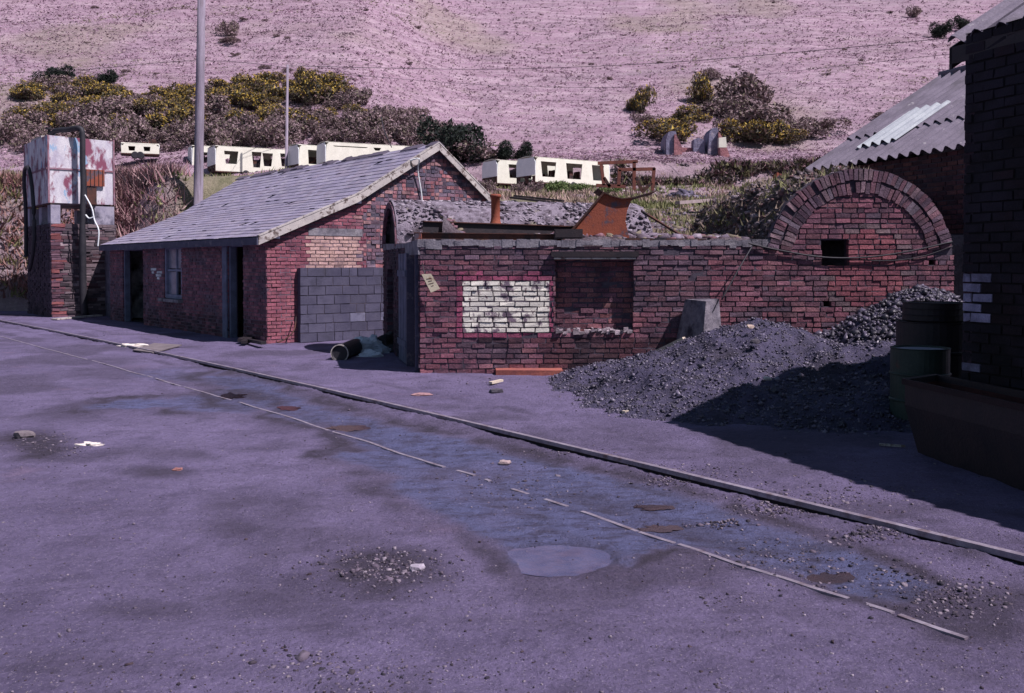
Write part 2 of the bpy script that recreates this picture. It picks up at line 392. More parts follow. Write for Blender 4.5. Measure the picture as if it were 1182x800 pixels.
for (u, v, ru, rv, a) in ((440, 655, 75, 26, .9), (40, 513, 45, 16, 1), (180, 547, 42, 9, .8), (1120, 705, 110, 30, .8), (120, 430, 60, 8, .5), (130, 417, 45, 6, .5), (335, 620, 60, 10, .2),
                          (100, 770, 100, 14, .4), (760, 520, 50, 10, .5), (1000, 590, 120, 12, .5), (350, 490, 50, 7, .5), (620, 500, 70, 10, .3), (265, 456, 25, 5, 1), (410, 493, 20, 5, .8), (960, 630, 40, 6, .6),
                          (170, 705, 60, 9, .5), (250, 440, 50, 6, .5), (700, 500, 90, 14, .4), (880, 540, 80, 14, .5), (840, 730, 120, 10, .25), (560, 720, 130, 10, .2)):
    dark = np.maximum(dark, a*soft(blob(u, v, ru, rv, .45, 2.), .45))
PUDS = [(648, 641, 64, 16.5), (268, 456, 16, 3.2), (405, 491, 26, 3.6), (960, 663, 30, 6.5), (765, 606, 26, 4), (760, 584, 26, 3.2), (335, 470, 14, 2.5)]
for q in PUDS: pud = np.maximum(pud, soft(blob(*q, .22), .22))
dU = dpath(xy, UPP); dL = dpath(xy, LOP)
Zg += - .006*wet + .022*np.exp(-(np.maximum(dU-.05, 0)/.13)**2)*(.8+.5*n2)
Zg -= .02*np.exp(-((dU-.0)/.05)**2)
Zg -= .010*np.exp(-(dL/.3)**2)
near = np.exp(-(dL/.08)**2)
dark = np.maximum(dark, .75*np.exp(-((dU-.12)/.10)**2)*np.clip(.5+n3, 0, 1))
dark = np.maximum(dark, .5*np.clip(1-dL/.12, 0, 1))
rut = np.exp(-((dU-.42)/.08)**2)+np.exp(-((dU-1.05)/.10)**2)*.8+np.exp(-((dL-.35)/.09)**2)*.6
streak = np.clip(.35+1.6*fbm(X*.9+Y*.6, X*.6-Y*.9, 1.1, 71., 4), 0, 1)
dark = np.maximum(dark, .75*np.clip(rut, 0, 1)*streak*(Y < 30)); Zg += (-.008*np.clip(rut, 0, 1)*streak + .006*n3)*(Y < 36)
dark = np.maximum(dark, 1.0*RIM*np.clip(.9+n2*1.2, .3, 1))
dark = np.maximum(dark, .75*np.exp(-((pud-.35)/.25)**2)*np.clip(.7+n3, 0, 1))
dark = np.maximum(dark, .6*np.clip((fbm(X, Y, .55, 31., 6)-.16)*3, 0, 1)*(Y < 40)*(wet < .4))
dark = np.maximum(dark, .75*np.clip((fbm(X, Y, 2.1, 51., 5)-.34)*5, 0, 1)*np.where(wet > .3, .55, .35))
dark = np.maximum(dark, .5*np.exp(-((Y-14.6)/.5)**2)*(X > -1.6)*np.clip(.6+n2*2, 0, 1))
PL = []
for q in PUDS:
    c0 = G(q[0], q[1]); d0 = np.hypot(X-c0.x, Y-c0.y); lv = float(Zg[np.argmin(d0)]); PL.append(lv)
    w = soft(blob(*q, .22), .22); Zg = Zg*(1-w)+(lv-.014)*w
far = (Y > 36.5) | (np.abs(X) > 40); Zg[far] = -.25
def GZ(x, y):
    """ground height at a point (nearest grid vertex)"""
    i = int(np.clip(np.searchsorted(ys, y), 0, nr-1)); j = int(np.argmin(np.abs(gx[i]-x))); return float(Zg[i*nc+j])
idx = np.arange(nr*nc).reshape(nr, nc)
gf = np.stack([idx[:-1, :-1].ravel(), idx[:-1, 1:].ravel(), idx[1:, 1:].ravel(), idx[1:, :-1].ravel()], 1)
gm = bpy.data.materials.new('coal_dust_yard'); gm.use_nodes = True
nt = gm.node_tree; N = nt.nodes; L = nt.links; pb = N['Principled BSDF']
tc = N.new('ShaderNodeTexCoord')
def gn(s, det=8, ro=.65, st=(1, 1, 1)):
    mp = N.new('ShaderNodeMapping'); mp.inputs['Scale'].default_value = st; L.new(tc.outputs['Object'], mp.inputs[0])
    n = N.new('ShaderNodeTexNoise'); n.inputs['Scale'].default_value = s; n.inputs['Detail'].default_value = det; n.inputs['Roughness'].default_value = ro
    L.new(mp.outputs[0], n.inputs['Vector']); return n.outputs[0]
def gr(src, a, b, c=0., d=1.):
    r = N.new('ShaderNodeMapRange'); r.inputs[1].default_value = a; r.inputs[2].default_value = b; r.inputs[3].default_value = c; r.inputs[4].default_value = d
    L.new(src, r.inputs[0]); return r.outputs[0]
def gmix(f, a, b, bt='MIX'):
    x = N.new('ShaderNodeMix'); x.data_type = 'RGBA'; x.blend_type = bt
    if isinstance(f, float): x.inputs[0].default_value = f
    else: L.new(f, x.inputs[0])
    for i, q in ((6, a), (7, b)):
        if isinstance(q, tuple): x.inputs[i].default_value = (*q, 1)
        else: L.new(q, x.inputs[i])
    return x.outputs[2]
def gmath(op, a, b):
    x = N.new('ShaderNodeMath'); x.operation = op
    for i, q in ((0, a), (1, b)):
        if isinstance(q, (int, float)): x.inputs[i].default_value = q
        else: L.new(q, x.inputs[i])
    return x.outputs[0]
at = N.new('ShaderNodeAttribute'); at.attribute_name = 'tint'
sp = N.new('ShaderNodeSeparateColor'); L.new(at.outputs['Color'], sp.inputs[0])
DRY1, DRY2 = (.192, .156, .282), (.130, .105, .198)
c = gmix(gr(gn(.55), .35, .65), DRY1, DRY2)
c = gmix(gr(gn(2.2, 10, .7), .5, .75), c, (.088, .070, .135))
c = gmix(gr(gn(1.1, 8, .6, (1, 1, 1)), .62, .75), c, (.215, .155, .255))
c = gmix(gr(gn(20, 10, .85), .50, .66, 0, .85), c, (.056, .045, .088))
c = gmix(gr(gn(3.2, 12, .8, (1, 2.2, 1)), .50, .66, 0, .6), c, (.09, .074, .132))
c = gmix(gr(gn(70, 4, .8), .58, .68, 0, .9), c, (.42, .37, .46))
wetc = gmix(gr(gn(4, 12, .78, (1, 1.8, 1)), .47, .60), (.100, .114, .235), (.040, .040, .082))
c = gmix(gmath('MULTIPLY', sp.outputs[0], .88), c, wetc)
dkc = gmix(gr(gn(30, 8, .75), .58, .70), (.038, .030, .050), (.12, .095, .14))
c = gmix(gmath('MULTIPLY', sp.outputs[1], gr(gn(13, 8, .7), .3, .5, .62, 1.0)), c, dkc)
L.new(c, pb.inputs['Base Color'])
rg = gmath('SUBTRACT', .92, gmath('MULTIPLY', sp.outputs[0], gr(gn(6, 8, .7), .35, .6, .62, .2)))
L.new(rg, pb.inputs['Roughness']); pb.inputs['Specular IOR Level'].default_value = .35
bp = N.new('ShaderNodeBump'); bp.inputs['Strength'].default_value = 1; bp.inputs['Distance'].default_value = .03
L.new(gmath('ADD', gn(34, 8, .75), gmath('MULTIPLY', gn(7, 8, .7), 2.)), bp.inputs['Height']); L.new(bp.outputs[0], pb.inputs['Normal'])
ground = np_mesh('ground', np.stack([X, Y, Zg], 1), gf, gm, np.stack([wet, dark, pud], 1), smooth=True, mode='POINT')
tag(ground, kind='structure')
# puddles: sheets of muddy water lying in the hollows
MUD = M('muddy_water', (.072, .078, .155), (.056, .060, .128), 3, c3=(.13, .06, .08), s3=2.2, t3=(.66, .71), rough=.10, rough2=.28, bump=.12, bscale=5, spec=.6, fine=.12, c4=(.05, .048, .10), s4=5, t4=(.50, .66))
OIL = M('oily_water', (.028, .018, .022), (.018, .014, .02), 6, rough=.12, bump=.1, bscale=10, spec=.5)
for k, (u, v, ru, rv) in enumerate(PUDS):
    c0 = G(u, v); ex = (G(u+ru, v)-G(u-ru, v)).length/2; ey = (G(u, v-rv)-G(u, v+rv)).length/2
    mb = MB(); n = 64; pts = []
    for i in range(n):
        th = 2*math.pi*i/n; w = (1.20+.06*noise.fractal(V((math.cos(th)*1.3+k*5, math.sin(th)*1.3, k)), 1, 2, 3)) if k < 1 else 1.0+.85*noise.fractal(V((math.cos(th)*1.2+k*5, math.sin(th)*1.2, k)), 1, 2, 4)
        dy = ey*w*math.sin(th); pts.append((c0.x+ex*w*math.cos(th)+dy*c0.x/c0.y, c0.y+dy, PL[k]-.005))
    ctr = (c0.x, c0.y, pts[0][2]); nb = len(mb.v); mb.v = [ctr]+pts
    for i in range(n): mb.face((0, 1+i, 1+(i+1) % n))
    tag(mb.build('puddle', MUD if k < 1 else OIL), kind='structure')

def rail(path, name, label, w, sunk, lo_v, buried=None):
    root = empty(name, (path[0].x, path[0].y, 0), label, 'rail')
    hd = MB(); wb = MB()
    for i in range(len(path)-1):
        a, b = path[i].copy(), path[i+1].copy()
        if buried and buried(a, b): continue
        hd.bar(a-V((0, 0, .017)), b-V((0, 0, .017)), w, .034)
        wb.bar(a-V((0, 0, .095)), b-V((0, 0, .095)), .02, .12, 0); wb.bar(a-V((0, 0, .155)), b-V((0, 0, .155)), .11, .012, 0)
        # web and foot bars below the head
    hd.build('rail_head', RAIL, root); wb.build('rail_web', RAILS, root)
rail(UPP, 'rail', 'raised steel rail of the siding nearest the brick buildings, unbroken from side to side', .050, 0, 0)
VIS = [(-9000, 512), (528, 548), (560, 566), (590, 610), (630, 655), (672, 736), (739, 779), (784, 861), (864, 984), (987, 1034), (1040, 1122), (1190, 99999)]
def bur(a, b):
    m = (a+b)/2; u = 591+m.x/max(m.y, .3)*FPX; return not any(p <= u <= q for p, q in VIS)
LOP2 = smoothpath(LOP, 4)
LOP2 = [a.lerp(b, k/3) for a, b in zip(LOP2[:-1], LOP2[1:]) for k in range(3)]
zz_ = np.array([GZ(q.x, q.y) for q in LOP2]); zz_ = np.convolve(np.pad(zz_, 12, 'edge'), np.ones(25)/25, 'valid')
for q, z_ in zip(LOP2, zz_): q.z = z_ + .0065
rail(LOP2, 'rail', 'flush steel rail nearest the camera, partly buried in wet coal dirt', .032, 0, 0, bur)

# stones and grit over the yard
def yardpos(n, ymin=3., ymax=30.):
    y = 1/RS.uniform(1/ymax, 1/ymin, n); x = RS.uniform(-.62, .62, n)*y
    z = np.array([GZ(a, b) for a, b in zip(x, y)]); return np.stack([x, y, z], 1)
p = yardpos(9000, 3.2, 20); s = RS.gamma(1.6, .007, len(p))+.006
v, f, t = rocks(p, s*.5, pick(len(p), [(.05, .04, .055), (.11, .09, .12), (.19, .16, .2), (.3, .26, .3), (.07, .05, .06)]), boxy=1)
clus = []
for (u, vv, ru, rv, n) in ((440, 655, 80, 24, 900), (60, 515, 60, 16, 350), (940, 575, 130, 20, 700), (800, 545, 90, 14, 350), (890, 640, 90, 20, 400), (720, 470, 70, 12, 500), (560, 440, 90, 8, 300), (150, 385, 120, 6, 300), (1000, 665, 110, 20, 300), (600, 560, 90, 30, 350), (330, 760, 60, 20, 80), (900, 588, 60, 8, 500), (790, 556, 60, 7, 400), (1010, 618, 60, 8, 400), (830, 604, 30, 5, 150), (1100, 690, 70, 20, 500), (650, 522, 60, 6, 200), (840, 690, 40, 10, 60), (420, 780, 150, 20, 200)):
    c0 = G(u, vv); ex = (G(u+ru, vv)-G(u-ru, vv)).length/2; ey = (G(u, vv-rv)-G(u, vv+rv)).length/2
    q = RS.normal(0, .5, (n, 2)); xx = c0.x+q[:, 0]*ex+q[:, 1]*ey*c0.x/c0.y; yy = np.maximum(c0.y+q[:, 1]*ey, 2.5)
    zz = np.array([GZ(a, b) for a, b in zip(xx, yy)])
    clus.append(rocks(np.stack([xx, yy, zz], 1), RS.gamma(1.6, .0055, n)+.004, pick(n, [(.04, .035, .05), (.08, .065, .085), (.15, .12, .16), (.27, .23, .27)]), boxy=1))
v, f, t = merge([(v, f, t)]+clus)
tag(np_mesh('grit', v, f, STONE, t), 'loose coal grit and small stones strewn over the yard', 'grit', kind='stuff')

# ================================================================== HILLSIDE
def sstep(a, b, x):
    t = np.clip((x-a)/(b-a), 0, 1); return t*t*(3-2*t)
YL = [30, 37, 45, 55, 63, 70, 124, 330]; HL = [4.0, 4.9, 5.3, 6.3, 7.2, 9.4, 33.5, 126]
YR = [14, 22, 30, 40, 52, 60, 64.5, 66, 72, 95, 173, 330]; HR = [2.0, 2.35, 3.3, 4.35, 5.5, 6.15, 6.7, 8.5, 9.2, 12.6, 47.7, 120]
XB = [-60, -22, -15.5, -14.5, -12.8, -9, -6.3, -1.25, -1.20, 60]; YB = [31, 33.2, 34.6, 34.6, 33, 34.0, 34.4, 27.5, 15.1, 15.05]
def HH(x, y):
    x = np.asarray(x, float); y = np.asarray(y, float)
    a = sstep(-.17, -.03, x/np.maximum(y, 1)); h = np.interp(y, YL, HL)*(1-a)+np.interp(y, YR, HR)*a
    yb = np.interp(x, XB, YB); rw = np.where(x < -1.22, 4.0, .15)
    g = sstep(0, 1, (y-yb)/rw)
    return np.where(y < yb, -.6, -.6+(h+.6)*g)
def HN(x, y):
    h = float(HH(x, y)); 
    d = max(0, min(1, (y-24)/30)); 
    n = noise.fractal(V((x*.09, y*.09, 2)), 1, 2, 4)*.55*d + noise.fractal(V((x*.5, y*.5, 7)), 1, 2, 4)*(.10+.10*d)
    if y > 90: n += noise.fractal(V((x*.02, y*.02, 4)), 1, 2, 3)*min(1, (y-90)/40)*2.2
    return h + n*(1 if h > .3 else .1)
hy = np.concatenate([np.arange(14.5, 40, .4), np.arange(40, 75, .55), np.geomspace(75, 330, 110)])
hk = np.linspace(-1.15, 1.15, 300)
HX = hk[None, :]*(hy[:, None]+10); HY = np.repeat(hy[:, None], len(hk), 1)
HZ = np.array([HN(a, b) for a, b in zip(HX.ravel(), HY.ravel())])
nr2, nc2 = HX.shape; idx = np.arange(nr2*nc2).reshape(nr2, nc2)
hf = np.stack([idx[:-1, :-1].ravel(), idx[:-1, 1:].ravel(), idx[1:, 1:].ravel(), idx[1:, :-1].ravel()], 1)
# what grows where (r = grass, g = bare earth and rubble)
gr_ = np.clip(sstep(62, 30, HY.ravel())*1.0 + fbm(HX.ravel(), HY.ravel(), .07, 8.)*.5, 0, 1)
lf = sstep(-11.5, -13.5, HX.ravel())*sstep(45, 39, HY.ravel()); gr_ = gr_*(1-lf)+.25*lf*(fbm(HX.ravel(), HY.ravel(), .3, 3.)>.1)
gr_ = np.where(HY.ravel() > 72, np.clip(fbm(HX.ravel(), HY.ravel(), .06, 4.)*1.1-.22, 0, .42), gr_)
rb = np.clip(sstep(30, 22, HY.ravel()) + fbm(HX.ravel(), HY.ravel(), .2, 6.)*.5, 0, 1)*(HX.ravel() > -4)
hm = bpy.data.materials.new('bracken_hillside'); hm.use_nodes = True
nt = hm.node_tree; N = nt.nodes; L = nt.links; pb = N['Principled BSDF']; tc = N.new('ShaderNodeTexCoord')
at = N.new('ShaderNodeAttribute'); at.attribute_name = 'tint'; sp = N.new('ShaderNodeSeparateColor'); L.new(at.outputs['Color'], sp.inputs[0])
c = gmix(gr(gn(.10, 8), .35, .65), (.32, .212, .275), (.255, .172, .222))
c = gmix(gr(gn(1.6, 10, .75), .45, .62), c, (.22, .155, .19))
c = gmix(gr(gn(5, 8, .8), .52, .66), c, (.42, .33, .36))
c = gmix(gr(gn(.7, 8, .7, (.22, .22, 2.6)), .46, .62, 0, .55), c, (.48, .38, .42))
c = gmix(gr(gn(.5, 8, .7, (.3, .3, 2.2)), .56, .68, 0, .6), c, (.20, .16, .15))
gcol = gmix(gr(gn(1.2, 8, .7), .4, .6), (.17, .165, .10), (.27, .235, .17))
c = gmix(sp.outputs[0], c, gcol)
rcol = gmix(gr(gn(2.6, 10, .75), .4, .6), (.20, .17, .19), (.12, .095, .11))
c = gmix(sp.outputs[1], c, rcol)
L.new(c, pb.inputs['Base Color']); pb.inputs['Roughness'].default_value = .95; pb.inputs['Specular IOR Level'].default_value = .1
bp = N.new('ShaderNodeBump'); bp.inputs['Strength'].default_value = .9; bp.inputs['Distance'].default_value = .25
L.new(gn(2.2, 8, .75), bp.inputs['Height']); L.new(bp.outputs[0], pb.inputs['Normal'])
hill = np_mesh('hillside', np.stack([HX.ravel(), HY.ravel(), HZ], 1), hf, hm, np.stack([gr_, rb, rb*0], 1), smooth=True, mode='POINT')
tag(hill, kind='structure')

def hillpts(n, y0, y1, k0=-.62, k1=.62, acc=None):
    y = 1/RS.uniform(1/y1, 1/y0, n); x = RS.uniform(k0, k1, n)*y
    if acc is not None:
        w = acc(x, y); x, y = x[w], y[w]
    z = np.array([HN(a, b) for a, b in zip(x, y)]); q = np.stack([x, y, z], 1); return q[z > .4]
# dead bracken: stuff
p = hillpts(95000, 66, 185)
cn = fbm(p[:, 0], p[:, 1], .12, 11.); cn2 = fbm(p[:, 0], p[:, 1], .035, 2.)
col = pick(len(p), [(.37, .245, .32), (.425, .305, .375), (.315, .205, .275), (.355, .235, .29), (.275, .185, .24), (.34, .275, .25)], .12)*(1+.30*cn[:, None]+.22*cn2[:, None]+.22*fbm(p[:, 0]*.25, p[:, 1], .5, 17.)[:, None])
col = np.where((cn2 > .35)[:, None]*(RS.rand(len(p), 1) < .5), np.array((.26, .24, .16)), col)
h_ = RS.uniform(.05, .17, len(p))*np.clip(p[:, 1]/110, .75, 1.4)
v, f, t = blades(p, h_, h_*3.0, np.clip(col*1.04, .02, .8), n=3, wid=.6, lean=3.2)
tag(np_mesh('dead_bracken', v, f, LEAF, t), 'pinkish brown dead bracken covering the open hillside', 'bracken', kind='stuff')
# dry grass and bracken on the banks near the buildings
parts = []
p = hillpts(26000, 30, 66, acc=lambda x, y: (fbm(x, y, .12, 8.) > -.25))
n = fbm(p[:, 0], p[:, 1], .16, 21.)
col = np.where((n > .0)[:, None], pick(len(p), [(.20, .21, .09), (.28, .27, .14), (.16, .18, .08)]), pick(len(p), [(.38, .27, .24), (.44, .33, .27), (.27, .18, .18), (.30, .26, .16)]))
h_ = RS.uniform(.08, .30, len(p)); parts.append(blades(p, h_, h_*1.1, col, n=4, wid=.16, lean=.9))
p = hillpts(6500, 32, 42, -.62, -.39)
h_ = RS.uniform(.15, .5, len(p)); parts.append(blades(p, h_, h_*.9, pick(len(p), [(.30, .15, .13), (.24, .12, .12), (.36, .22, .19), (.16, .15, .07)]), n=5, wid=.10, lean=1.1))
p = hillpts(5200, 33.5, 42, -.43, -.335, acc=lambda x, y: (x/y < -.365+.02*np.sin(y)) | (RS.rand(len(x)) < .12))
h_ = RS.uniform(.25, .75, len(p)); parts.append(blades(p, h_, h_*.7, pick(len(p), [(.45, .29, .29), (.36, .21, .22), (.28, .15, .17), (.52, .38, .35)]), n=6, wid=.05, lean=1.1))
p = hillpts(5000, 19, 31, -.02, .45, acc=lambda x, y: fbm(x, y, .35, 5.) > .0)
h_ = RS.uniform(.06, .22, len(p)); parts.append(blades(p, h_, h_*1.0, pick(len(p), [(.22, .23, .10), (.30, .27, .16), (.36, .27, .22)]), n=5, wid=.12, lean=.8))
v, f, t = merge(parts)
tag(np_mesh('rough_grass', v, f, LEAF, t), 'rough grass and dry stalks over the bank and terrace behind the buildings', 'grass', kind='stuff')
# rubble and slaty waste behind the walls
parts = []
p = hillpts(9000, 15.4, 31, -.10, .40, acc=lambda x, y: (x < 3.7+.0*y) | (y > 21))
parts.append(rocks(p, np.minimum(RS.gamma(2.2, .045, len(p))+.03, .32), pick(len(p), [(.23, .19, .24), (.17, .135, .17), (.30, .26, .30), (.10, .075, .09), (.22, .12, .14), (.2, .17, .12)]), flat=.5, boxy=1))
p = hillpts(1900, 40, 66, .08, .32, acc=lambda x, y: fbm(x, y, .15, 3.) > -.05)
parts.append(rocks(p, np.minimum(RS.gamma(2.2, .08, len(p))+.05, .5), pick(len(p), [(.34, .27, .29), (.24, .18, .2), (.12, .09, .11), (.5, .42, .42)]), flat=.5, boxy=1))
v, f, t = merge(parts)
tag(np_mesh('rubble', v, f, STONE, t), 'broken stone and slaty rubble on the level ground behind the brick wall', 'rubble', kind='stuff')
# dark broken lip of the terrace on the right
p = []
for i in range(900):
    k = R.uniform(.105, .36); y = 65.1+R.uniform(-.9, .8)+1.5*math.sin(k*30); p.append((k*y, y, HN(k*y, y)+R.uniform(-.2, .25)))
p = np.array(p); p = p[RS.randint(0, len(p), 2600)]+RS.normal(0, .25, (2600, 3))*np.array([1, 1, .3]); h_ = RS.uniform(.15, .45, len(p))
v1 = blades(p, h_, h_*1.3, pick(len(p), [(.06, .05, .05), (.10, .08, .07), (.14, .13, .07), (.2, .12, .13)]), n=5, wid=.22, lean=1.4)
v, f, t = v1
tag(np_mesh('heather_edge', v, f, LEAF, t), 'dark heather and turf hanging along the broken terrace edge', 'heather', kind='stuff')
exec_later = []
# ================================================================== FRONT BRICK BUILDING
YF = 14.85
def FX(u): return P(u, 350, YF).x
UX = V((1, 0, 0)); NY = V((0, -1, 0)); ZZ = V((0, 0, 1))
F = empty('roofless_brick_building', (FX(485), YF, 0), 'low red brick building with a white painted panel and a bricked-in opening', 'building')
OF_ = V((FX(485), YF, 0)); wF = FX(880)-FX(485)
rx0, rx1 = FX(641)-OF_.x, FX(731)-OF_.x; rh0, rh1 = ZAT(383, YF), ZAT(296, YF)
px0, px1 = FX(534)-OF_.x, FX(634)-OF_.x; ph0, ph1 = ZAT(383, YF), ZAT(323, YF)
def tF(u, h):
    if px0 < u < px1 and ph0 < h < ph1:
        k = noise.noise(V((u*2.6, h*3.4, 3)))
        bad = .20 + .42*math.exp(-((u-px0-.62)/.28)**2)*math.exp(-((h-1.0)/.4)**2)
        if R.random() < bad: return jt((.16, .13, .15), .4)
        return jt((.78, .74, .60), .10)
    if px0-.10 < u < px1+.07 and ph0-.08 < h < ph1+.10 and R.random() < .85: return jt((.38, .07, .13), .2)
    k = noise.noise(V((u*.9, h*1.1, 5)))
    c = jt(R.choice(REDS if k > -.05 else DULL), .22)
    if h > 1.74: c = jt(R.choice(DULL), .3)
    if h < .55 and noise.noise(V((u*1.1, h*2, 8)))+(u/wF)*.5 > .12: c = tuple(q*.45 for q in c)
    return c
mb = MB()
BO = (px0-.09, px1+.06, ph0-.075, ph1+.09)
def tF0(u, h): return jt((.33, .075, .13), .2) if R.random() < .9 else jt(R.choice(DULL), .2)
FB = dict(headers=.06, rough=.006)
bricks(mb, OF_, UX, NY, wF, 1.93, [(rx0, rx1, rh0, rh1), BO], tint=tF, miss=.002, **FB)
bricks(mb, OF_, UX, NY, wF, 1.93, [(px0, px1, ph0, ph1)], tint=tF0, clip=BO, **FB)
bricks(mb, OF_, UX, NY, wF, 1.93, [], tint=lambda u, h: jt((1, 1, 1), .06), clip=(px0, px1, ph0, ph1), mm=lambda u, h: 2, **FB)
e = .014
mb.prism([(0.01, -.3), (wF, -.3), (wF, 1.92), (.01, 1.92)], [[(rx0-e, rh0-e), (rx1+e, rh0-e), (rx1+e, rh1+e), (rx0-e, rh1+e)]], OF_, UX, NY, 0, -.24, 1)
WPB = M('flaking_white_on_brick', (.88, .85, .73), (.80, .77, .66), 5, c3=(.17, .125, .16), s3=4.2, t3=(.53, .60), rough=.8, bump=.5, bscale=55, tint=True, c4=(.13, .07, .09), s4=11, t4=(.57, .63))
mb.build('front_wall', [BRICK, MORT, WPB], F)
mb = MB()
Oi = OF_+V((0, .17, 0))
bricks(mb, Oi, UX, NY, rx1+.05, rh1+.03, [], tint=lambda u, h: jt(R.choice([(.24, .085, .09), (.20, .072, .085), (.16, .065, .085), (.26, .105, .105), (.18, .075, .1)]), .2), u0=rx0-.05, h0=rh0-.03, rough=.007)
mb.prism([(rx0-.05, rh0-.04), (rx1+.05, rh0-.04), (rx1+.05, rh1+.04), (rx0-.05, rh1+.04)], [], Oi, UX, NY, 0, -.05, 1)
mb.build('blocked_opening', [BRICK, MORT], F)
mb = MB()
l0, l1 = FX(636)-OF_.x, FX(736)-OF_.x
mb.box(OF_+V(((l0+l1)/2, -.035, ZAT(293.5, YF))), l1-l0, .16, .085, 0)
mb.box(OF_+V(((l0+l1)/2, -.055, ZAT(298.3, YF))), l1-l0-.08, .10, .022, 1)
mb.build('lintel', [STEELD, WOODW], F)
mb = MB()
for i in range(46):
    x = R.uniform(rx0-.02, rx1-.03); w = R.uniform(.03, .09)
    mb.box(OF_+V((x, R.uniform(-.02, .14), rh0+R.uniform(-.02, .035))), w, R.uniform(.04, .1), R.uniform(.03, .07), 0, jt((.32, .27, .29), .35), jit=.012)
mb.build('sill_rubble', STONE, F)
# coping: weathered concrete capping with a broken edge
mb = MB(); u = -.03
while u < wF:
    L_ = R.uniform(.06, .16); z0 = 1.915+R.uniform(-.02, .03)*(1 if u > .3 else 2); z1 = 2.02+R.uniform(-.012, .014)
    mb.box(OF_+V((u+L_/2, .12+R.uniform(-.006, .006), (z0+z1)/2)), L_+.004, .285, z1-z0, 0, jt((1, 1, 1), .2), jit=.006); u += L_
mb.build('coping', CONC, F)
# side wall with door openings, running back
dS = V((-.236, .972, 0)); NS = V((-.972, -.236, 0)); OS = OF_+V((0, .0, 0))
ops = [(.10, 1.02, .0, 1.78), (3.35, 4.35, 0.0, 1.55)]
mb = MB()
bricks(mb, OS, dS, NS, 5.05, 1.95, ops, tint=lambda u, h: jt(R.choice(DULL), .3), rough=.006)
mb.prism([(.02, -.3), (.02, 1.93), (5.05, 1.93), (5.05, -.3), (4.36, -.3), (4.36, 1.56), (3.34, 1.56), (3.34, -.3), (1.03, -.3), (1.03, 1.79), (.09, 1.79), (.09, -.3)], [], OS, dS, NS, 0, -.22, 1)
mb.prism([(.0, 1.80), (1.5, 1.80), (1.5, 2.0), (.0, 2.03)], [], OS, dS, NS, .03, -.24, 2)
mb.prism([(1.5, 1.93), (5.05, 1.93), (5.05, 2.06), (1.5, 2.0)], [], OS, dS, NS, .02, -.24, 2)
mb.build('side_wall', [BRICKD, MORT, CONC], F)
mb = MB()
for i in range(7):
    a = 1.06+i*.155; mb.box(OS+dS*(a+.07)+NS*(.045+R.uniform(-.004, .004))+ZZ*.93, .145, .035, 1.80, 0, U=dS, Vv=NS, jit=.004)
for h in (.35, 1.5): mb.box(OS+dS*1.58+NS*.075+ZZ*h, 1.06, .03, .1, 0, U=dS, Vv=NS)
dr = mb.build('plank_door', WOODB, F)
mb = MB()
mb.box(OS+dS*1.06+NS*.01+ZZ*.9, .09, .12, 1.84, 0, U=dS, Vv=NS); mb.box(OS+dS*.14+NS*.01+ZZ*.9, .07, .10, 1.80, 0, U=dS, Vv=NS)
mb.build('door_frame', WOODD, F)
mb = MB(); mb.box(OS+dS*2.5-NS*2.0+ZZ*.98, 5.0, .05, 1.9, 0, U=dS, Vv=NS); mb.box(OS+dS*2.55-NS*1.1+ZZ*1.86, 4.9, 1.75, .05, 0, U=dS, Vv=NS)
mb.build('doorway_shade', DARK, F)  # black sheets added behind the doorways as painted shade

mb = MB(); q = [OS+dS*.2, OS+V((1.6, .2, 0)), OS+dS*3.0+V((2.2, 0, 0)), OS+dS*4.9+V((1.3, 0, 0)), OS+dS*4.9]
mb.hexa([a+ZZ*1.93 for a in (q[0], q[1], q[2], q[4])]+[a+ZZ*2.0 for a in (q[0], q[1], q[2], q[4])]); mb.build('roof_slab', CONC, F)
# low brick vault behind it
AX = V((.972, .236, 0)); VC = OS+dS*3.95
VB = empty('low_brick_vault', VC, 'low brick vault roof with an arched open end, covered in crushed stone behind the coping', 'vault')
Lv = 4.9; a_, b_ = 1.12, .83
mb = MB(); nA, nL = 22, 30; base = 0
for j in range(nL+1):
    for i in range(nA+1):
        th = math.pi*i/nA; q = VC+AX*(Lv*j/nL)+dS*(-math.cos(th)*a_)+ZZ*(2.03+math.sin(th)*b_)
        k = noise.fractal(V((q.x*2.2, q.y*2.2, q.z*2.2)), 1, 2, 4)*.06; mb.v.append(tuple(q+(dS*(-math.cos(th))+ZZ*math.sin(th))*k*(1 if 0 < j else 0)))
for j in range(nL):
    for i in range(nA):
        q = j*(nA+1)+i; mb.face((q, q+1, q+nA+2, q+nA+1))
VCOV = M('crushed_stone', (.30, .26, .31), (.18, .15, .19), 6, c3=(.07, .055, .065), s3=3, t3=(.5, .65), rough=.95, bump=1, bscale=24, bdist=.05, c4=(.24, .22, .13), s4=2., t4=(.62, .72))
mb.build('vault_cover', VCOV, VB)
mb = MB()
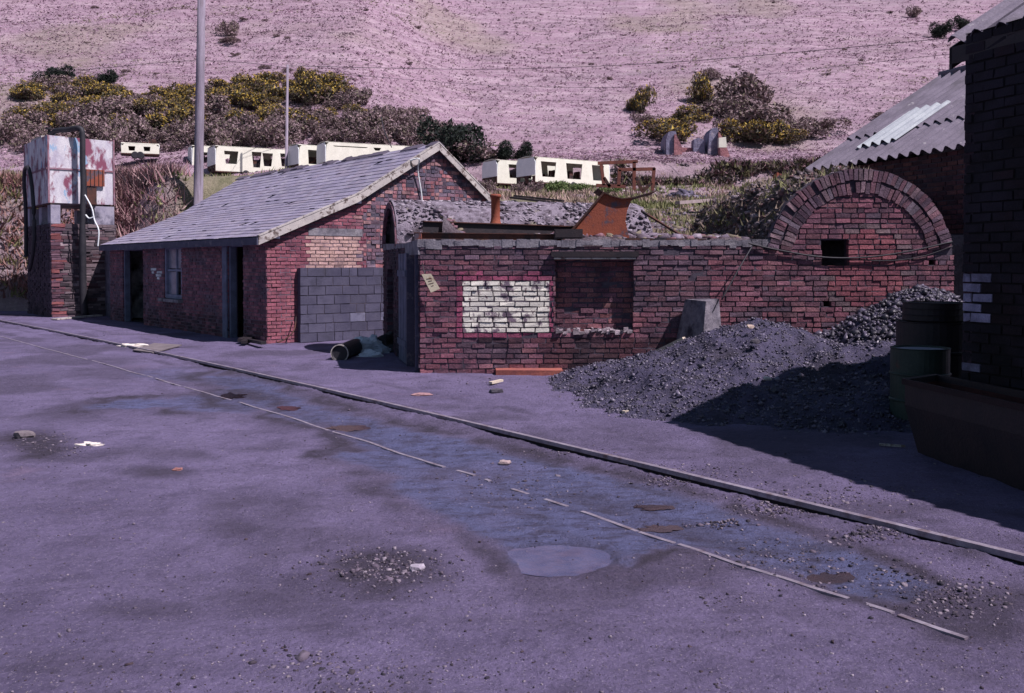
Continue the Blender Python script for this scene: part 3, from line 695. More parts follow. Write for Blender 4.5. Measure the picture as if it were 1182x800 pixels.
# ring of end bricks, then a black plate painted as the opening's shade
for i in range(30):
    th = math.pi*(i+.5)/30; rr = V((-math.cos(th), math.sin(th), 0)); c = VC+AX*.0+dS*(-math.cos(th)*(a_-.06))+ZZ*(2.0+math.sin(th)*(b_-.06))
    rad = (dS*(-math.cos(th))*b_+ZZ*math.sin(th)*a_).normalized(); tan = rad.cross(AX)
    mb.box(c, .06, .12, .11, 0, jt(R.choice(DULL), .3), AX, tan, rad, .006)
mb.build('arch_ring', BRICK, VB)
mb = MB()
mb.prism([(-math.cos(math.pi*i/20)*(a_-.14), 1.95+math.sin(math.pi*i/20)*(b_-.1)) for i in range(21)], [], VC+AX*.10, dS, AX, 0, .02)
mb.build('arch_shade', DARK, VB)
p = []
for i in range(2600):
    th = R.uniform(.15, math.pi-.5); l = R.uniform(.05, Lv); q = VC+AX*l+dS*(-math.cos(th)*a_)+ZZ*(2.03+math.sin(th)*b_); p.append(tuple(q))
p = np.array(p); v, f, t = rocks(p, RS.gamma(2, .022, len(p))+.02, pick(len(p), [(.34, .30, .35), (.24, .21, .25), (.16, .13, .16), (.42, .38, .42), (.10, .08, .10)]), flat=.5, boxy=1)
pp = np_mesh('loose_stone', v-np.array(VB.location), f, STONE, t, VB); pp['kind'] = 'stuff'

# steel sections lying on the wall
def ibeam(name, a, b, h, w, tk, mat, label, cat, group=None):
    d = (b-a).normalized(); side = d.cross(ZZ).normalized(); m = (a+b)/2; L_ = (b-a).length; up = side.cross(d)
    root = empty(name, a, label, cat, group); mb = MB()
    mb.box(m+up*(h/2), L_, w, tk, 0, U=d, Vv=side, Z=up); mb.box(m-up*(h/2), L_, w, tk, 0, U=d, Vv=side, Z=up)
    mb.build('flange', mat[0], root); mb = MB(); mb.box(m, L_, tk, h-tk, 0, U=d, Vv=side, Z=up); mb.build('web', mat[1], root)
ibeam('steel_beam', P(488, 263, 15.2), P(668, 268.5, 16.6), .20, .11, .014, (RUSTD, STEELD), 'upper dark steel beam lying along the top of the brick wall, its end level with the corner', 'steel beam')
ibeam('steel_beam', P(478, 272, 15.0), P(652, 274, 15.15), .09, .08, .012, (RUSTD, RUSTD), 'rusty lower beam resting on the coping under the deeper steel beam', 'steel beam')
mb = MB(); a, b = P(640, 270, 15.0), P(672, 270, 15.0); mb.box((a+b)/2, (b-a).length, .16, .15, jit=.006); mb.box((a+b)/2+V((0, -.09, .0)), (b-a).length*.96, .02, .11)
tag(mb.build('steel_box_section', STEELD, origin=a), 'short black steel box section on the coping left of the rusty hopper', 'box section')
mb = MB(); mb.box(P(473, 276, 14.95)+V((.13, 0, .04)), .10, .2, .085, jit=.006)
tag(mb.build('loose_brick', RUST, origin=P(478, 272, 14.95)), 'single orange brick lying on the coping above the side doorway', 'brick')
# rusty pipe stub
c = P(572, 262, 16.4); c.z = 2.02
mb = MB(); mb.lathe(c, [(.20, .14), (.17, .18), (.085, .34), (.075, .42), (.075, .74), (.095, .75), (.095, .79), (.07, .80)], 20); mb.lathe(c, [(.20, 0), (.20, .14)], 20)
tag(mb.build('flue_pipe', RUST, smooth=True, origin=c), 'upright rusty flue pipe with a flared foot standing on the roof', 'pipe')
# rusty hopper / chute
HP = empty('rusty_hopper', P(690, 277, 15.5), 'large rust orange sheet steel hopper with a curled top lip standing on the wall', 'hopper')
yh = 15.5
def hp(u, v, y): return P(u, v, y)
outline = [(648, 277), (657, 270), (697, 223), (706, 226), (720, 230), (730, 228), (724, 243), (722, 256), (727, 277)]
for name, dy in (('side_plate', 0), ('side_plate', .75)):
    mb = MB(); pts = [hp(u, v, yh) for u, v in outline]
    q = [(a.x, a.z) for a in pts]
    mb.prism(q, [], V((0, yh+dy, 0)), UX, NY, 0, -.012); mb.build(name, RUST, HP)
mb = MB()
a, b = hp(657, 270, yh), hp(697, 223, yh)
mb.poly([a+V((0, -.012, 0)), b+V((0, -.012, 0)), b+V((0, .77, 0)), a+V((0, .77, 0))]); o_ = V((-.012, 0, -.012))
mb.poly([a+o_, b+o_, b+o_+V((0, .76, 0)), a+o_+V((0, .76, 0))])
mb.bar(a+V((-.01, -.03, 0)), b+V((-.01, -.03, 0)), .05, .03)
mb.build('back_plate', RUSTD, HP)
mb = MB(); lip = [hp(u, v, yh) for u, v in ((690, 218), (697, 222.5), (706, 226.5), (718, 229.5), (732, 228), (745, 224), (757, 221))]
for i in range(len(lip)-1):
    p0, p1 = lip[i], lip[i+1]
    mb.hexa([p0+V((0, -.05, -.008)), p1+V((0, -.05, -.008)), p1+V((0, .8, -.008)), p0+V((0, .8, -.008)), p0+V((0, -.05, .008)), p1+V((0, -.05, .008)), p1+V((0, .8, .008)), p0+V((0, .8, .008))])
mb.build('curled_lip', RUSTD, HP)
mb = MB(); mb.bar(P(741, 244, 16.6), P(790, 274, 15.6), .04, .03); tag(mb.build('steel_strut', RUSTD, origin=P(741, 244, 16.6)), 'thin dark bar leaning down across the rubble right of the rusty hopper', 'bar')
mb = MB(); mb.bar(P(722, 276, 15.1), P(815, 277, 15.1), .06, .035); tag(mb.build('iron_bar', RUSTD, origin=P(722, 276, 15.1)), 'flat iron bar lying along the coping right of the hopper', 'bar')
# buttress fin
mb = MB(); zt_ = ZAT(346, 14.3)
tp_ = [P(791, 346, 14.74), P(815, 346, 14.18), P(830, 346, 14.45), P(812, 346, 14.80)]
bt_ = [P(768, 430, 14.74), P(806, 430, 14.02), P(838, 430, 14.40), P(812, 430, 14.80)]
for q in tp_: q.z = zt_+R.uniform(-.02, .02)
for q in bt_: q.z = -.2
mb.hexa([bt_[0], bt_[1], bt_[2], bt_[3], tp_[0], tp_[1], tp_[2], tp_[3]]); bx = bt_[1].x
tag(mb.build('buttress', M('dirty_concrete', (.24, .22, .25), (.12, .11, .14), 7, c3=(.04, .035, .05), s3=3, t3=(.5, .65), rough=.95, bump=.8, bscale=20), origin=(bx, YF, 0)), 'tapering concrete block against the brick wall, its foot buried by the coal heap', 'buttress')
# hanging sign
SG = empty('hanging_sign', P(497, 327, 14.6), 'small cream enamel sign hanging askew at the corner of the brick wall', 'sign')
mb = MB(); q = [P(u, v, 14.72) for u, v in ((486.6, 316.6), (497.4, 316.0), (507.8, 333.4), (497.4, 337.8))]
q = [q[3], q[2], q[1], q[0]]; mb.hexa(q+[a+V((0, .012, 0)) for a in q]); mb.build('sign_plate', SIGNM, SG)
mb = MB()
for k, (fa, fb) in enumerate(((.25, .8), (.3, .7), (.2, .75), (.35, .6))):
    tt = .28+k*.14; l = q[3].lerp(q[0], tt); r = q[2].lerp(q[1], tt); mb.bar(l.lerp(r, fa)+V((0, -.003, 0)), l.lerp(r, fb)+V((0, -.003, 0)), .002, .008, up=V((0, 0, 1)))
mb.build('faded_lettering', RUSTD, SG)
mb = MB(); mb.tube([P(490, 316, 14.73), P(488, 306, 14.80), P(487, 300, 14.9)], .006, 6); mb.build('hanger_wire', STEELD, SG)

# ================================================================== BRICK ARCH
AC = V((P(992, 303, YF).x, YF, ZAT(303, YF))); RO = 1.425
x0 = FX(880); OA = V((x0, YF, 0)); cx = AC.x-x0; ch = AC.z
K = empty('brick_arch_end', (x0, YF, 0), 'big rounded red brick vault end with a two-course arch ring and a small black hole', 'vault')
hx0, hx1, hh0, hh1 = FX(948)-x0, FX(979)-x0, ZAT(306, YF), ZAT(278, YF)
sx0, sx1, sh0, sh1 = FX(950)-x0, FX(959)-x0, ZAT(353, YF), ZAT(346, YF)
tx0, tx1, th0, th1 = FX(1071)-x0, FX(1079)-x0, ZAT(305, YF), ZAT(301, YF)
ccx, cch, ccr = FX(1000)-x0, ZAT(310, YF), .63
def insA(u, h):
    r = math.hypot(u-cx, h-ch); return r < RO-.33 or (h < ch+.22 and abs(u-cx) < RO-.02 and not (r > RO-.40 and h > ch+.12)) or (u < cx and h < ch+.2)
def tA(u, h):
    r = math.hypot(u-ccx, h-cch)
    if r < ccr-.05: return jt(R.choice([(.275, .078, .098), (.30, .088, .105), (.25, .074, .092), (.225, .07, .09)]), .12)
    if r < ccr+.04: return jt((.20, .12, .13), .25)
    return jt(R.choice(REDS), .25) if R.random() < .8 else jt(R.choice(DULL), .25)
mb = MB(); hol = [(hx0, hx1, hh0, hh1), (sx0, sx1, sh0, sh1), (tx0, tx1, th0, th1)]
bricks(mb, OA, UX, NY, cx+RO, ch+RO, hol, tint=tA, inside=insA, headers=.3, rough=.005)
for ri, (r0, L_) in enumerate(((RO-.39, .185), (RO-.195, .185))):
    n = int(math.pi*(r0+.09)/.080)
    for i in range(n):
        th = math.radians(9)+(math.pi-math.radians(18))*(i+.5)/n; rad = V((-math.cos(th), 0, math.sin(th))); tan = V((math.sin(th), 0, math.cos(th)))
        if R.random() < .012: continue
        mb.box(AC+rad*(r0+L_/2+R.uniform(-.014, .014))+V((0, .034-R.uniform(.0, .010)-.008*ri, 0)), .062+R.uniform(-.007, .005), .12, L_-.018, 0, jt(R.choice(DULL+[(.24, .14, .16), (.19, .13, .16)]), .25), tan, V((0, 1, 0)), rad, .006)
arc = [(cx-math.cos(math.radians(8)+(math.pi-math.radians(16))*i/40)*(RO-.012), ch+math.sin(math.radians(8)+(math.pi-math.radians(16))*i/40)*(RO-.012)) for i in range(41)]
outl = [(0, -.3)]+[(0, 1.93)]+arc+[(cx+RO-.012, -.3)]
e = .012
def hole(a, b, c, d): return [(a-e, c-e), (b+e, c-e), (b+e, d+e), (a-e, d+e)]
mb.prism(outl, [hole(*q) for q in hol], OA, UX, NY, 0, -.25, 1)
mb.build('end_wall', [BRICK, MORT], K)
# vault body with its soil and stone cover
nA, nL = 44, 60; LV = 6.2
def cov(th, l):
    rr = RO-.03; q = V((AC.x-math.cos(th)*rr, YF+.06+l, AC.z+math.sin(th)*rr))
    k = noise.fractal(V((q.x*1.9, q.y*1.9, q.z*1.9)), 1, 2, 6)*.16*min(1, l/.35); bl = .45*max(0, math.cos(th))*min(1, l/2.5)*math.sin(th)
    return q+V((-math.cos(th), 0, math.sin(th)))*(k+bl)
mb = MB()
for j in range(nL+1):
    for i in range(nA+1): mb.v.append(tuple(cov(math.pi*i/nA, LV*j/nL)))
for j in range(nL):
    for i in range(nA): q = j*(nA+1)+i; mb.face((q, q+1, q+nA+2, q+nA+1))
SOIL = M('soil_and_stone', (.12, .09, .09), (.21, .16, .16), 4, c3=(.05, .045, .05), s3=2.4, t3=(.45, .6), rough=.95, bump=1, bscale=14, bdist=.12, c4=(.20, .19, .10), s4=1.6, t4=(.6, .7))
mb.build('vault_cover', SOIL, K)
mb = MB(); mb.box(V((AC.x, YF+1.2, 1.2)), RO*1.6, .04, 2.0); mb.build('hole_shade', DARK, K)  # black sheet behind the holes, standing in for their shade
p = [tuple(cov(R.uniform(.02, 1.8), LV*R.random())) for i in range(5200)]
p = np.array(p); v, f, t = rocks(p, RS.gamma(2, .022, len(p))+.02, pick(len(p), [(.20, .16, .17), (.13, .10, .11), (.30, .25, .27), (.07, .055, .06), (.17, .10, .10)]), flat=.6, boxy=1)
h2 = RS.uniform(.05, .16, 700); pj = p[RS.randint(0, len(p), 700)]; g = blades(pj, h2, h2, pick(700, [(.22, .22, .1), (.33, .26, .2), (.14, .13, .07)]), n=5, wid=.12, lean=.9)
v, f, t = merge([(v, f, t), g])
pp = np_mesh('loose_stone', v-np.array(K.location), f, STONE, t, K); pp['kind'] = 'stuff'
# cables slung across the arch
def cable(pts, r, label, mat=BLACK, name='cable', n=6):
    mb = MB(); q = smoothpath([V(a) for a in pts], 5) if len(pts) > 2 else pts; mb.tube(q, r, n); return tag(mb.build(name, mat, smooth=True, origin=pts[0]), label, 'cable')
cable([P(864, 281, 14.79), P(900, 289, 14.80), P(950, 297, 14.80), (P(1000, 297, 14.80)), P(1050, 290, 14.80), P(1099, 279, 14.80)], .014, 'thick dark cable slung in a shallow curve across the brick arch')
cable([P(866, 282, 14.80), P(930, 294, 14.81), P(1010, 301, 14.81), P(1060, 297, 14.81), P(1100, 284, 14.81)], .007, 'thinner lower wire sagging across the brick arch below the thick cable')
cable([P(869, 283, 14.7), P(853, 310, 14.45), P(833, 346, 14.25)], .011, 'straight dark stay running down from the coping to the concrete buttress')

# ================================================================== COAL HEAPS
def heap(name, label, parts, x0, x1, y0, y1, step, mat, lumps, lsize, cols, nz=.05):
    root = empty(name, (parts[0][0], parts[0][1], 0), label, 'coal heap')
    xs = np.arange(x0, x1, step); yy = np.arange(y0, y1, step); A, B = np.meshgrid(xs, yy); a = A.ravel(); b = B.ravel()
    def hf_(a, b):
        h = np.full(len(a), -.5)
        for (cx_, cy_, H, rx, ry) in parts:
            d = np.hypot((a-cx_)/rx, (b-cy_)/ry); d = np.sqrt(d*d+.012); k = H*(1-d)*np.where(d > .8, 1.0, 1.0)
            h = np.logaddexp(h*14, k*14)/14
        return h
    h = hf_(a, b); nn = fbm(a, b, 1.4, 2.2, 5); n3_ = fbm(a, b, 6., 7., 3); h = h+(nn*nz*1.6+n3_*nz*.5)*np.clip(h*3+.6, .1, 1)
    z = np.maximum(h, -.12); nx, ny = len(xs), len(yy); idx = np.arange(nx*ny).reshape(ny, nx)
    fc = np.stack([idx[:-1, :-1].ravel(), idx[:-1, 1:].ravel(), idx[1:, 1:].ravel(), idx[1:, :-1].ravel()], 1)
    keep = (z[fc].max(1) > -.10); fc = fc[keep]
    np_mesh('heap_body', np.stack([a, b, z], 1)-np.array(root.location), fc, mat, None, root, smooth=True)
    w = np.where(z > -.02)[0]; i = w[RS.randint(0, len(w), lumps)]
    p = np.stack([a[i]+RS.uniform(-.5, .5, lumps)*step, b[i]+RS.uniform(-.5, .5, lumps)*step, z[i]+.002], 1)
    s = RS.gamma(lsize[0], lsize[1], lumps)+.012; v, f, t = rocks(p, s*1.25, pick(lumps, cols), boxy=0, flat=.8, aniso=(.5, 1.4))
    pp = np_mesh('coal_lumps', v-np.array(root.location), f, LUMP, t, root); pp['kind'] = 'stuff'
    return root
CC = [(.04, .035, .06), (.05, .043, .072), (.08, .068, .11), (.11, .092, .145), (.04, .034, .055), (.16, .14, .2)]
heap('coal_heap', 'broad low heap of fine dusty coal in front of the brick wall and buttress', [(3.42, 13.1, 1.03, 2.6, 2.5), (4.7, 12.0, .78, 2.0, 2.2), (1.9, 14.1, .34, 1.35, 1.1), (3.0, 12.1, .52, 2.2, 2.2), (3.9, 11.4, .42, 1.9, 1.9)], -.3, 6.9, 8.9, 14.83, .045, COAL, 26000, (.9, .011), CC, nz=.09)
heap('coal_heap', 'taller heap of glossy lump coal under the brick arch, behind the drums', [(5.75, 13.7, 1.46, 2.4, 2.2), (5.2, 12.9, 1.0, 1.9, 1.6), (4.45, 13.7, .70, 1.1, 1.2)], 3.2, 8.2, 11.2, 14.83, .05, COAL, 20000, (1.5, .018), [(.035, .03, .05), (.06, .052, .08), (.10, .085, .13), (.025, .022, .035)], nz=.08)

# ================================================================== SHED
OSH = G(308.5, 396.5); dF = V((-.613, .790, 0)).normalized(); dG = V((.790, .613, 0)).normalized(); nF = -dG; nG = -dF
def SP(t, s, h): return OSH+dF*t+dG*s+ZZ*h
SH = empty('brick_shed', OSH, 'long low brick shed with a slate roof, open doorways and one sash window', 'shed')
def tparam(u):
    k = (u-591)/FPX*1.0; return (OSH.x-k*OSH.y)/(k*dF.y-dF.x)
def sparam(u):
    k = (u-591)/FPX; return (k*OSH.y-OSH.x)/(dG.x-k*dG.y)
LS = tparam(127.5)
d1a, d1b = tparam(281), tparam(263); wa, wb = tparam(210), tparam(190); d2a, d2b = tparam(165.5), tparam(142)
opn = [(d1a, d1b, .0, 2.12), (wa, wb, .78, 2.14), (d2a, d2b, 0, 2.12)]
def tS(u, h):
    c = jt(R.choice(REDS), .25)
    if noise.noise(V((u*.8, h*1.3, 2))) > .15: c = jt(R.choice(DULL), .25)
    if 6.6 < u < 7.4 and 1.2 < h < 1.6 and R.random() < .35: c = jt((.6, .57, .58), .1)
    if h < .5 and R.random() < .6: c = tuple(q*.5 for q in c)
    return c
mb = MB(); bricks(mb, OSH, dF, nF, LS, 2.26, opn, tint=tS, rough=.005)
e = .014
ot = [(.0, -.3), (0, 2.25), (LS, 2.25), (LS, -.3), (d2b+e, -.3), (d2b+e, 2.13), (d2a-e, 2.13), (d2a-e, -.3), (d1b+e, -.3), (d1b+e, 2.13), (d1a-e, 2.13), (d1a-e, -.3)]
mb.prism(ot, [[(wa-e, .77), (wb+e, .77), (wb+e, 2.15), (wa-e, 2.15)]], OSH, dF, nF, 0, -.24, 1)
mb.build('front_wall', [BRICK, MORTL], SH)
s_k, h_k = sparam(410), 0; q = OSH+dG*s_k; h_k = P(410, 225, q.y).z
s_a = sparam(503); q = OSH+dG*s_a; h_a = P(503, 166, q.y).z
s_r = sparam(568); q = OSH+dG*s_r; h_r = P(568, 233, q.y).z
q = OSH; h_e = P(312, 268, q.y).z
sl_r = (h_a-h_r)/(s_r-s_a); s_b = 6.9; h_b = h_a-sl_r*(s_b-s_a)
RP = [(-.24, h_e-.24*(h_k-h_e)/s_k), (s_k, h_k), (s_a, h_a), (s_b+.15, h_b-.15*sl_r)]
def roofh(s):
    for (a, ha), (b, hb) in zip(RP[:-1], RP[1:]):
        if s <= b: return ha+(hb-ha)*(s-a)/(b-a)
    return RP[-1][1]
pb0, pb1, phb, pht = sparam(357), sparam(417), P(380, 309, OSH.y+.8).z, P(380, 272, OSH.y+.8).z
def tG(u, h):
    if pb0 < u < pb1-.04 and phb < h < pht: return jt((.52, .30, .27), .12)
    if pb0-.03 < u < pb1+.05 and pht <= h < pht+.17: return jt((.30, .22, .25), .08)
    if u > 2.25 + .2*math.sin(h*9) or (h > 3.1):
        return jt(R.choice([(.17, .09, .12), (.12, .08, .11), (.36, .13, .14), (.09, .07, .10), (.25, .10, .12), (.42, .2, .2), (.2, .13, .17)]), .25)
    return jt(R.choice([(.29, .085, .115), (.265, .078, .105), (.32, .10, .125), (.245, .074, .10)]), .14)
mb = MB()
pw = MB()
bricks(mb, OSH, dG, nG, 2.28, 5, [(pb0-.02, pb1+.04, pht-.01, pht+.17)], tint=tG, inside=lambda u, h: h < roofh(u)-.10, rough=.005)
bricks(mb, OSH, dG, nG, s_b, 5, [(2.9, 3.06, 2.56, 2.72), (3.62, 3.9, 3.45, 3.62)], tint=tG, inside=lambda u, h: h < roofh(u)-.10, rough=.007, u0=2.28, headers=.75, bh=.088)
mb.box(OSH+dG*(pb0+pb1)/2+nG*.004+ZZ*(pht+.08), pb1-pb0+.04, .03, .16, 2, U=dG, Vv=nG)
g_out = [(.005, -.3), (.005, roofh(0)-.09), (s_k, h_k-.09), (s_a, h_a-.09), (s_b, h_b-.06), (s_b, -.3)]
mb.prism(g_out, [], OSH, dG, nG, 0, -.24, 1)
mb.build('gable_wall', [BRICK, MORTL, CONC], SH)
mb = MB(); mb.prism(g_out, [], OSH+dF*LS, dG, dF, 0, -.24, 0); mb.prism([(0, -.3), (LS, -.3), (LS, h_b-.1), (0, h_b-.1)], [], OSH+dG*s_b, dF, dG, 0, -.2, 0)
mb.build('rear_walls', BRICKD, SH)
mb = MB(); mb.box(OSH+dF*LS/2+dG*3.4+ZZ*.02, LS-.5, 6.3, .03, U=dF, Vv=dG); mb.box(OSH+dF*LS/2+dG*2.6+ZZ*1.1, LS-.5, .05, 2.2, U=dF, Vv=dG); mb.build('interior_shade', DARK, SH)  # black sheets put in for the unlit inside of the shed
# roof
t0, t1 = -.14, LS+.16
def slates(mb, A0, A1, B0, B1, nrow, sw, tintf, m=0, under=True):
    """A0-A1 eave line, B0-B1 upper line"""
    nrm = (A1-A0).cross(B0-A0).normalized()
    if nrm.z < 0: nrm = -nrm
    L_ = (A1-A0).length; wd = (A1-A0)/L_; up = (B0-A0); n = int(L_/sw)
    for r in range(nrow):
        off = (r % 2)*.5
        for c in range(n+1):
            a, b = max(0, (c-off)*sw+.002), min(L_, (c+1-off)*sw-.002)
            if b-a < .03: continue
            if R.random() < .006: continue
            f0 = r/nrow - (.10/nrow if R.random() < .03 else 0)+R.uniform(-.03, .03)/nrow; f1 = min(1.0, (r+1.12)/nrow)
            l0 = .015+R.uniform(-.001, .002)+(.012 if R.random() < .03 else 0); l1 = .004
            p0, p1, p2, p3 = A0+wd*a+up*f0, A0+wd*b+up*f0, A0+wd*b+up*f1, A0+wd*a+up*f1; t = tintf(a, f0, r)
            mb.hexa([p0+nrm*(l0-.008), p1+nrm*(l0-.008), p2+nrm*(l1-.008), p3+nrm*(l1-.008), p0+nrm*l0, p1+nrm*(l0+R.uniform(-.001, .002)), p2+nrm*l1, p3+nrm*l1], m, t)
def tSl(a, f, r):
    k = .5+.5*noise.noise(V((a*.5, f*2+r*.1, 1))); c = R.choice([(.30, .275, .36), (.335, .31, .395), (.27, .25, .325), (.35, .325, .39), (.31, .275, .34)]); return jt(tuple(q*(.87+.26*k) for q in c), .05)
RF = MB()
slates(RF, SP(t0, RP[0][0], RP[0][1]), SP(t1, RP[0][0], RP[0][1]), SP(t0, s_k, h_k), SP(t1, s_k, h_k), 12, .27, tSl)
slates(RF, SP(t0, s_k, h_k), SP(t1, s_k, h_k), SP(t0, s_a, h_a), SP(t1, s_a, h_a), 12, .27, tSl)
slates(RF, SP(t0, RP[3][0], RP[3][1]), SP(t1, RP[3][0], RP[3][1]), SP(t0, s_a, h_a), SP(t1, s_a, h_a), 15, .27, tSl)
# boarding under the slates
for (a, ha), (b, hb) in zip(RP[:-1], RP[1:]):
    RF.hexa([SP(t0+.02, a, ha-.05), SP(t1, a, ha-.05), SP(t1, b, hb-.05), SP(t0+.02, b, hb-.05), SP(t0+.02, a, ha-.012), SP(t1, a, ha-.012), SP(t1, b, hb-.012), SP(t0+.02, b, hb-.012)], 1)
rf = RF.build('roof', [SLATE, WOODD], SH)
mb = MB(); l = t0
while l < t1:
    L_ = R.uniform(.3, .5)
    if R.random() < .78:
        dz = R.uniform(-.015, .03); A, B = SP(l, s_a, h_a+.03+dz), SP(l+L_-.01, s_a, h_a+.03+dz*.5)
        for sgn in (-1, 1):
            q = dG*(.16*sgn)-ZZ*.10
            mb.hexa([A-ZZ*.02, B-ZZ*.02, B+q-ZZ*.02, A+q-ZZ*.02, A+ZZ*.015, B+ZZ*.015, B+q+ZZ*.012, A+q+ZZ*.012], 0, jt((.12, .10, .13), .25))
    l += L_
mb.build('ridge_tiles', SLATE, rf)
mb = MB()
for (a, ha), (b, hb), w in ((RP[0], RP[1], .17), (RP[1], RP[2], .17), (RP[2], RP[3], .16)):
    x = SP(t0-.015, a, ha); y = SP(t0-.015, b, hb)
    mb.hexa([x-ZZ*w, y-ZZ*w, y-ZZ*w+dF*.028, x-ZZ*w+dF*.028, x-ZZ*.0, y-ZZ*.0, y+dF*.028, x+dF*.028], 0)
    mb.hexa([x+ZZ*.003-dF*.01, y+ZZ*.003-dF*.01, y+ZZ*.003+dF*.10, x+ZZ*.003+dF*.10, x+ZZ*.033-dF*.01, y+ZZ*.033-dF*.01, y+ZZ*.033+dF*.10, x+ZZ*.033+dF*.10], 0)
mb.build('bargeboard', WOODW, SH)
mb = MB(); mb.box(SP((t0+t1)/2, RP[0][0]-.02, RP[0][1]-.095), t1-t0, .03, .15, U=dF, Vv=dG); mb.build('fascia', WOODD, SH)
mb = MB()
for s in (s_k, .15): mb = MB(); mb.box(SP(t0+.1, s+.02, roofh(s)-.13), .22, .12, .13, U=dF, Vv=dG); mb.build('purlin_end', WOODD, SH)
# doorway frames and window
for (a, b, nm) in ((d1a, d1b, 'door_frame'), (d2a, d2b, 'door_frame')):
    mb = MB(); mb.box(SP(b-.045, .10, 1.05), .09, .14, 2.1, U=dF, Vv=dG); mb.box(SP(a+.035, .10, 1.05), .07, .14, 2.1, U=dF, Vv=dG); mb.box(SP((a+b)/2, .10, 2.08), b-a, .14, .07, U=dF, Vv=dG)
    if a == d1a: mb.box(SP(b+.13, -.018, 1.05), .26, .03, 2.15, U=dF, Vv=dG)
    mb.build(nm, WOODB, SH)
WN = MB()
for x in (wa+.05, wb-.05): WN.box(SP(x, .06, 1.46), .10, .10, 1.34, U=dF, Vv=dG)
for h in (.83, 2.09): WN.box(SP((wa+wb)/2, .06, h), wb-wa-.2, .10, .10, U=dF, Vv=dG)
WN.box(SP((wa+wb)/2, .07, 1.50), wb-wa-.2, .05, .055, U=dF, Vv=dG); WN.box(SP((wa+wb)/2-.1, .07, 1.46), .05, .045, 1.2, U=dF, Vv=dG)
WOODL = M('grey_blue_window_paint', (.22, .24, .34), (.15, .165, .24), 5, rough=.7)
wo = WN.build('window', WOODL, SH)
mb = MB(); m_ = (wa+wb)/2-.1
mb.box(SP((m_+.02+wb-.1)/2, .085, 1.81), wb-.1-m_-.02, .006, .52, U=dF, Vv=dG); mb.box(SP((wa+.1+m_-.02)/2, .085, 1.81), m_-.02-wa-.1, .006, .52, U=dF, Vv=dG); mb.box(SP((m_+.02+wb-.1)/2, .085, 1.17), wb-.1-m_-.02, .006, .58, U=dF, Vv=dG)
mb.build('pane', M('whitened_glass', (.26, .28, .36), (.14, .15, .2), 4, rough=.35, bump=0), wo)
mb = MB(); mb.box(SP((wa+wb)/2, -.05, .735), wb-wa+.22, .2, .075, U=dF, Vv=dG, jit=.004); mb.build('sill', CONC, wo)
mb = MB(); mb.tube(smoothpath([SP(-.16, sparam(470), 4.02), SP(-.3, sparam(476), 4.05), SP(-.1, sparam(480), 3.8), SP(-.06, sparam(485), 3.3), SP(-.05, sparam(486), 3.02)]), .018, 6); mb.build('conduit', PALE, SH)
# block screen wall against the gable
sa, sb = sparam(342.5), sparam(443.5); OB = OSH+dG*sa+nG*.16; hb_ = P(390, 309, OSH.y+.9).z
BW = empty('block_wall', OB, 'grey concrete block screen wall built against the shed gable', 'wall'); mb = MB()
bricks(mb, OB, dG, nG, sb-sa, hb_, [], bl=.40, bh=.2, jn=.016, tint=lambda u, h: (jt((.17, .17, .235), .1) if (.3 < h < .5 and R.random() < .35) else jt((.088, .084, .128), .14)), rough=.004, headers=.08)  # block tint darkened to stand in for a shadow over the wall
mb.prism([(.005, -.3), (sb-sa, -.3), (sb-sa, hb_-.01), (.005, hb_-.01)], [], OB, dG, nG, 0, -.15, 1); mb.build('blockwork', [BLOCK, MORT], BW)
cable([SP(-.1, sparam(339), .55)+nG*.0, SP(-.3, sparam(332), .28), SP(-.35, sparam(322), .12), SP(-.4, sparam(310), .04)], .014, 'rusty chain-like cable hanging from the gable corner to the ground', RUSTD)

# ================================================================== WATER TOWER
OT = G(60, 366.5); TW, TD = 1.95, 3.3
def TP(t, s, h): return OT+dF*t+dG*s+ZZ*h
WT = empty('water_tower', OT, 'flaking white steel water tank on a tall rough stone and brick plinth', 'water tower')
hT0 = P(56, 234, OT.y).z; hT1 = P(56, 156, OT.y).z; hP = P(60, 258, OT.y).z
mb = MB()
def tT(u, h):
    if u < .34: return jt(R.choice(DULL+[(.26, .09, .09)]), .25)
    return jt(R.choice([(.12, .09, .10), (.17, .13, .14), (.07, .055, .065), (.24, .19, .2), (.10, .055, .065)]), .3)  # stone tones lowered, so the plinth's shade sits in the colour
h = 0; 
while h < hP-.02:
    bh = R.choice([.07, .09, .06, .11]); bricks(mb, OT, dG, nG, TW, min(h+bh, hP), [], bl=R.uniform(.25, .5), bh=bh+.001, jn=.012, tint=tT, rough=.014, h0=h, headers=.3, depth=.12)
    bricks(mb, OT, dF, nF, TD, min(h+bh, hP), [], bl=.28, bh=bh+.001, jn=.012, tint=lambda u, h: jt((.07, .05, .07), .3), rough=.012, h0=h, depth=.12); h += bh  # left face tinted darker than the front, as its unlit side
mb.hexa([TP(0.01, .01, -.3), TP(TD, .01, -.3), TP(TD, TW, -.3), TP(.01, TW, -.3), TP(.01, .01, hP-.01), TP(TD, .01, hP-.01), TP(TD, TW, hP-.01), TP(.01, TW, hP-.01)], 1)
mb.build('plinth', [STONE, MORT], WT)
for (s, w, t) in ((.0, .28, 0), (1.3, .60, 0), (.0, .3, TD-.4), (1.5, .4, TD-.4), (.1, .3, TD/2), (1.5, .4, TD/2)):
    mb = MB(); mb.hexa([TP(t, s, hP+.002), TP(t+.4, s, hP+.002), TP(t+.4, s+w, hP+.002), TP(t, s+w, hP+.002), TP(t, s, hT0-.06), TP(t+.4, s, hT0-.06), TP(t+.4, s+w, hT0-.06), TP(t, s+w, hT0-.06)], 0, (.36, .34, .40)); mb.build('support_block', BLOCK, WT)
mb = MB(); a = .0
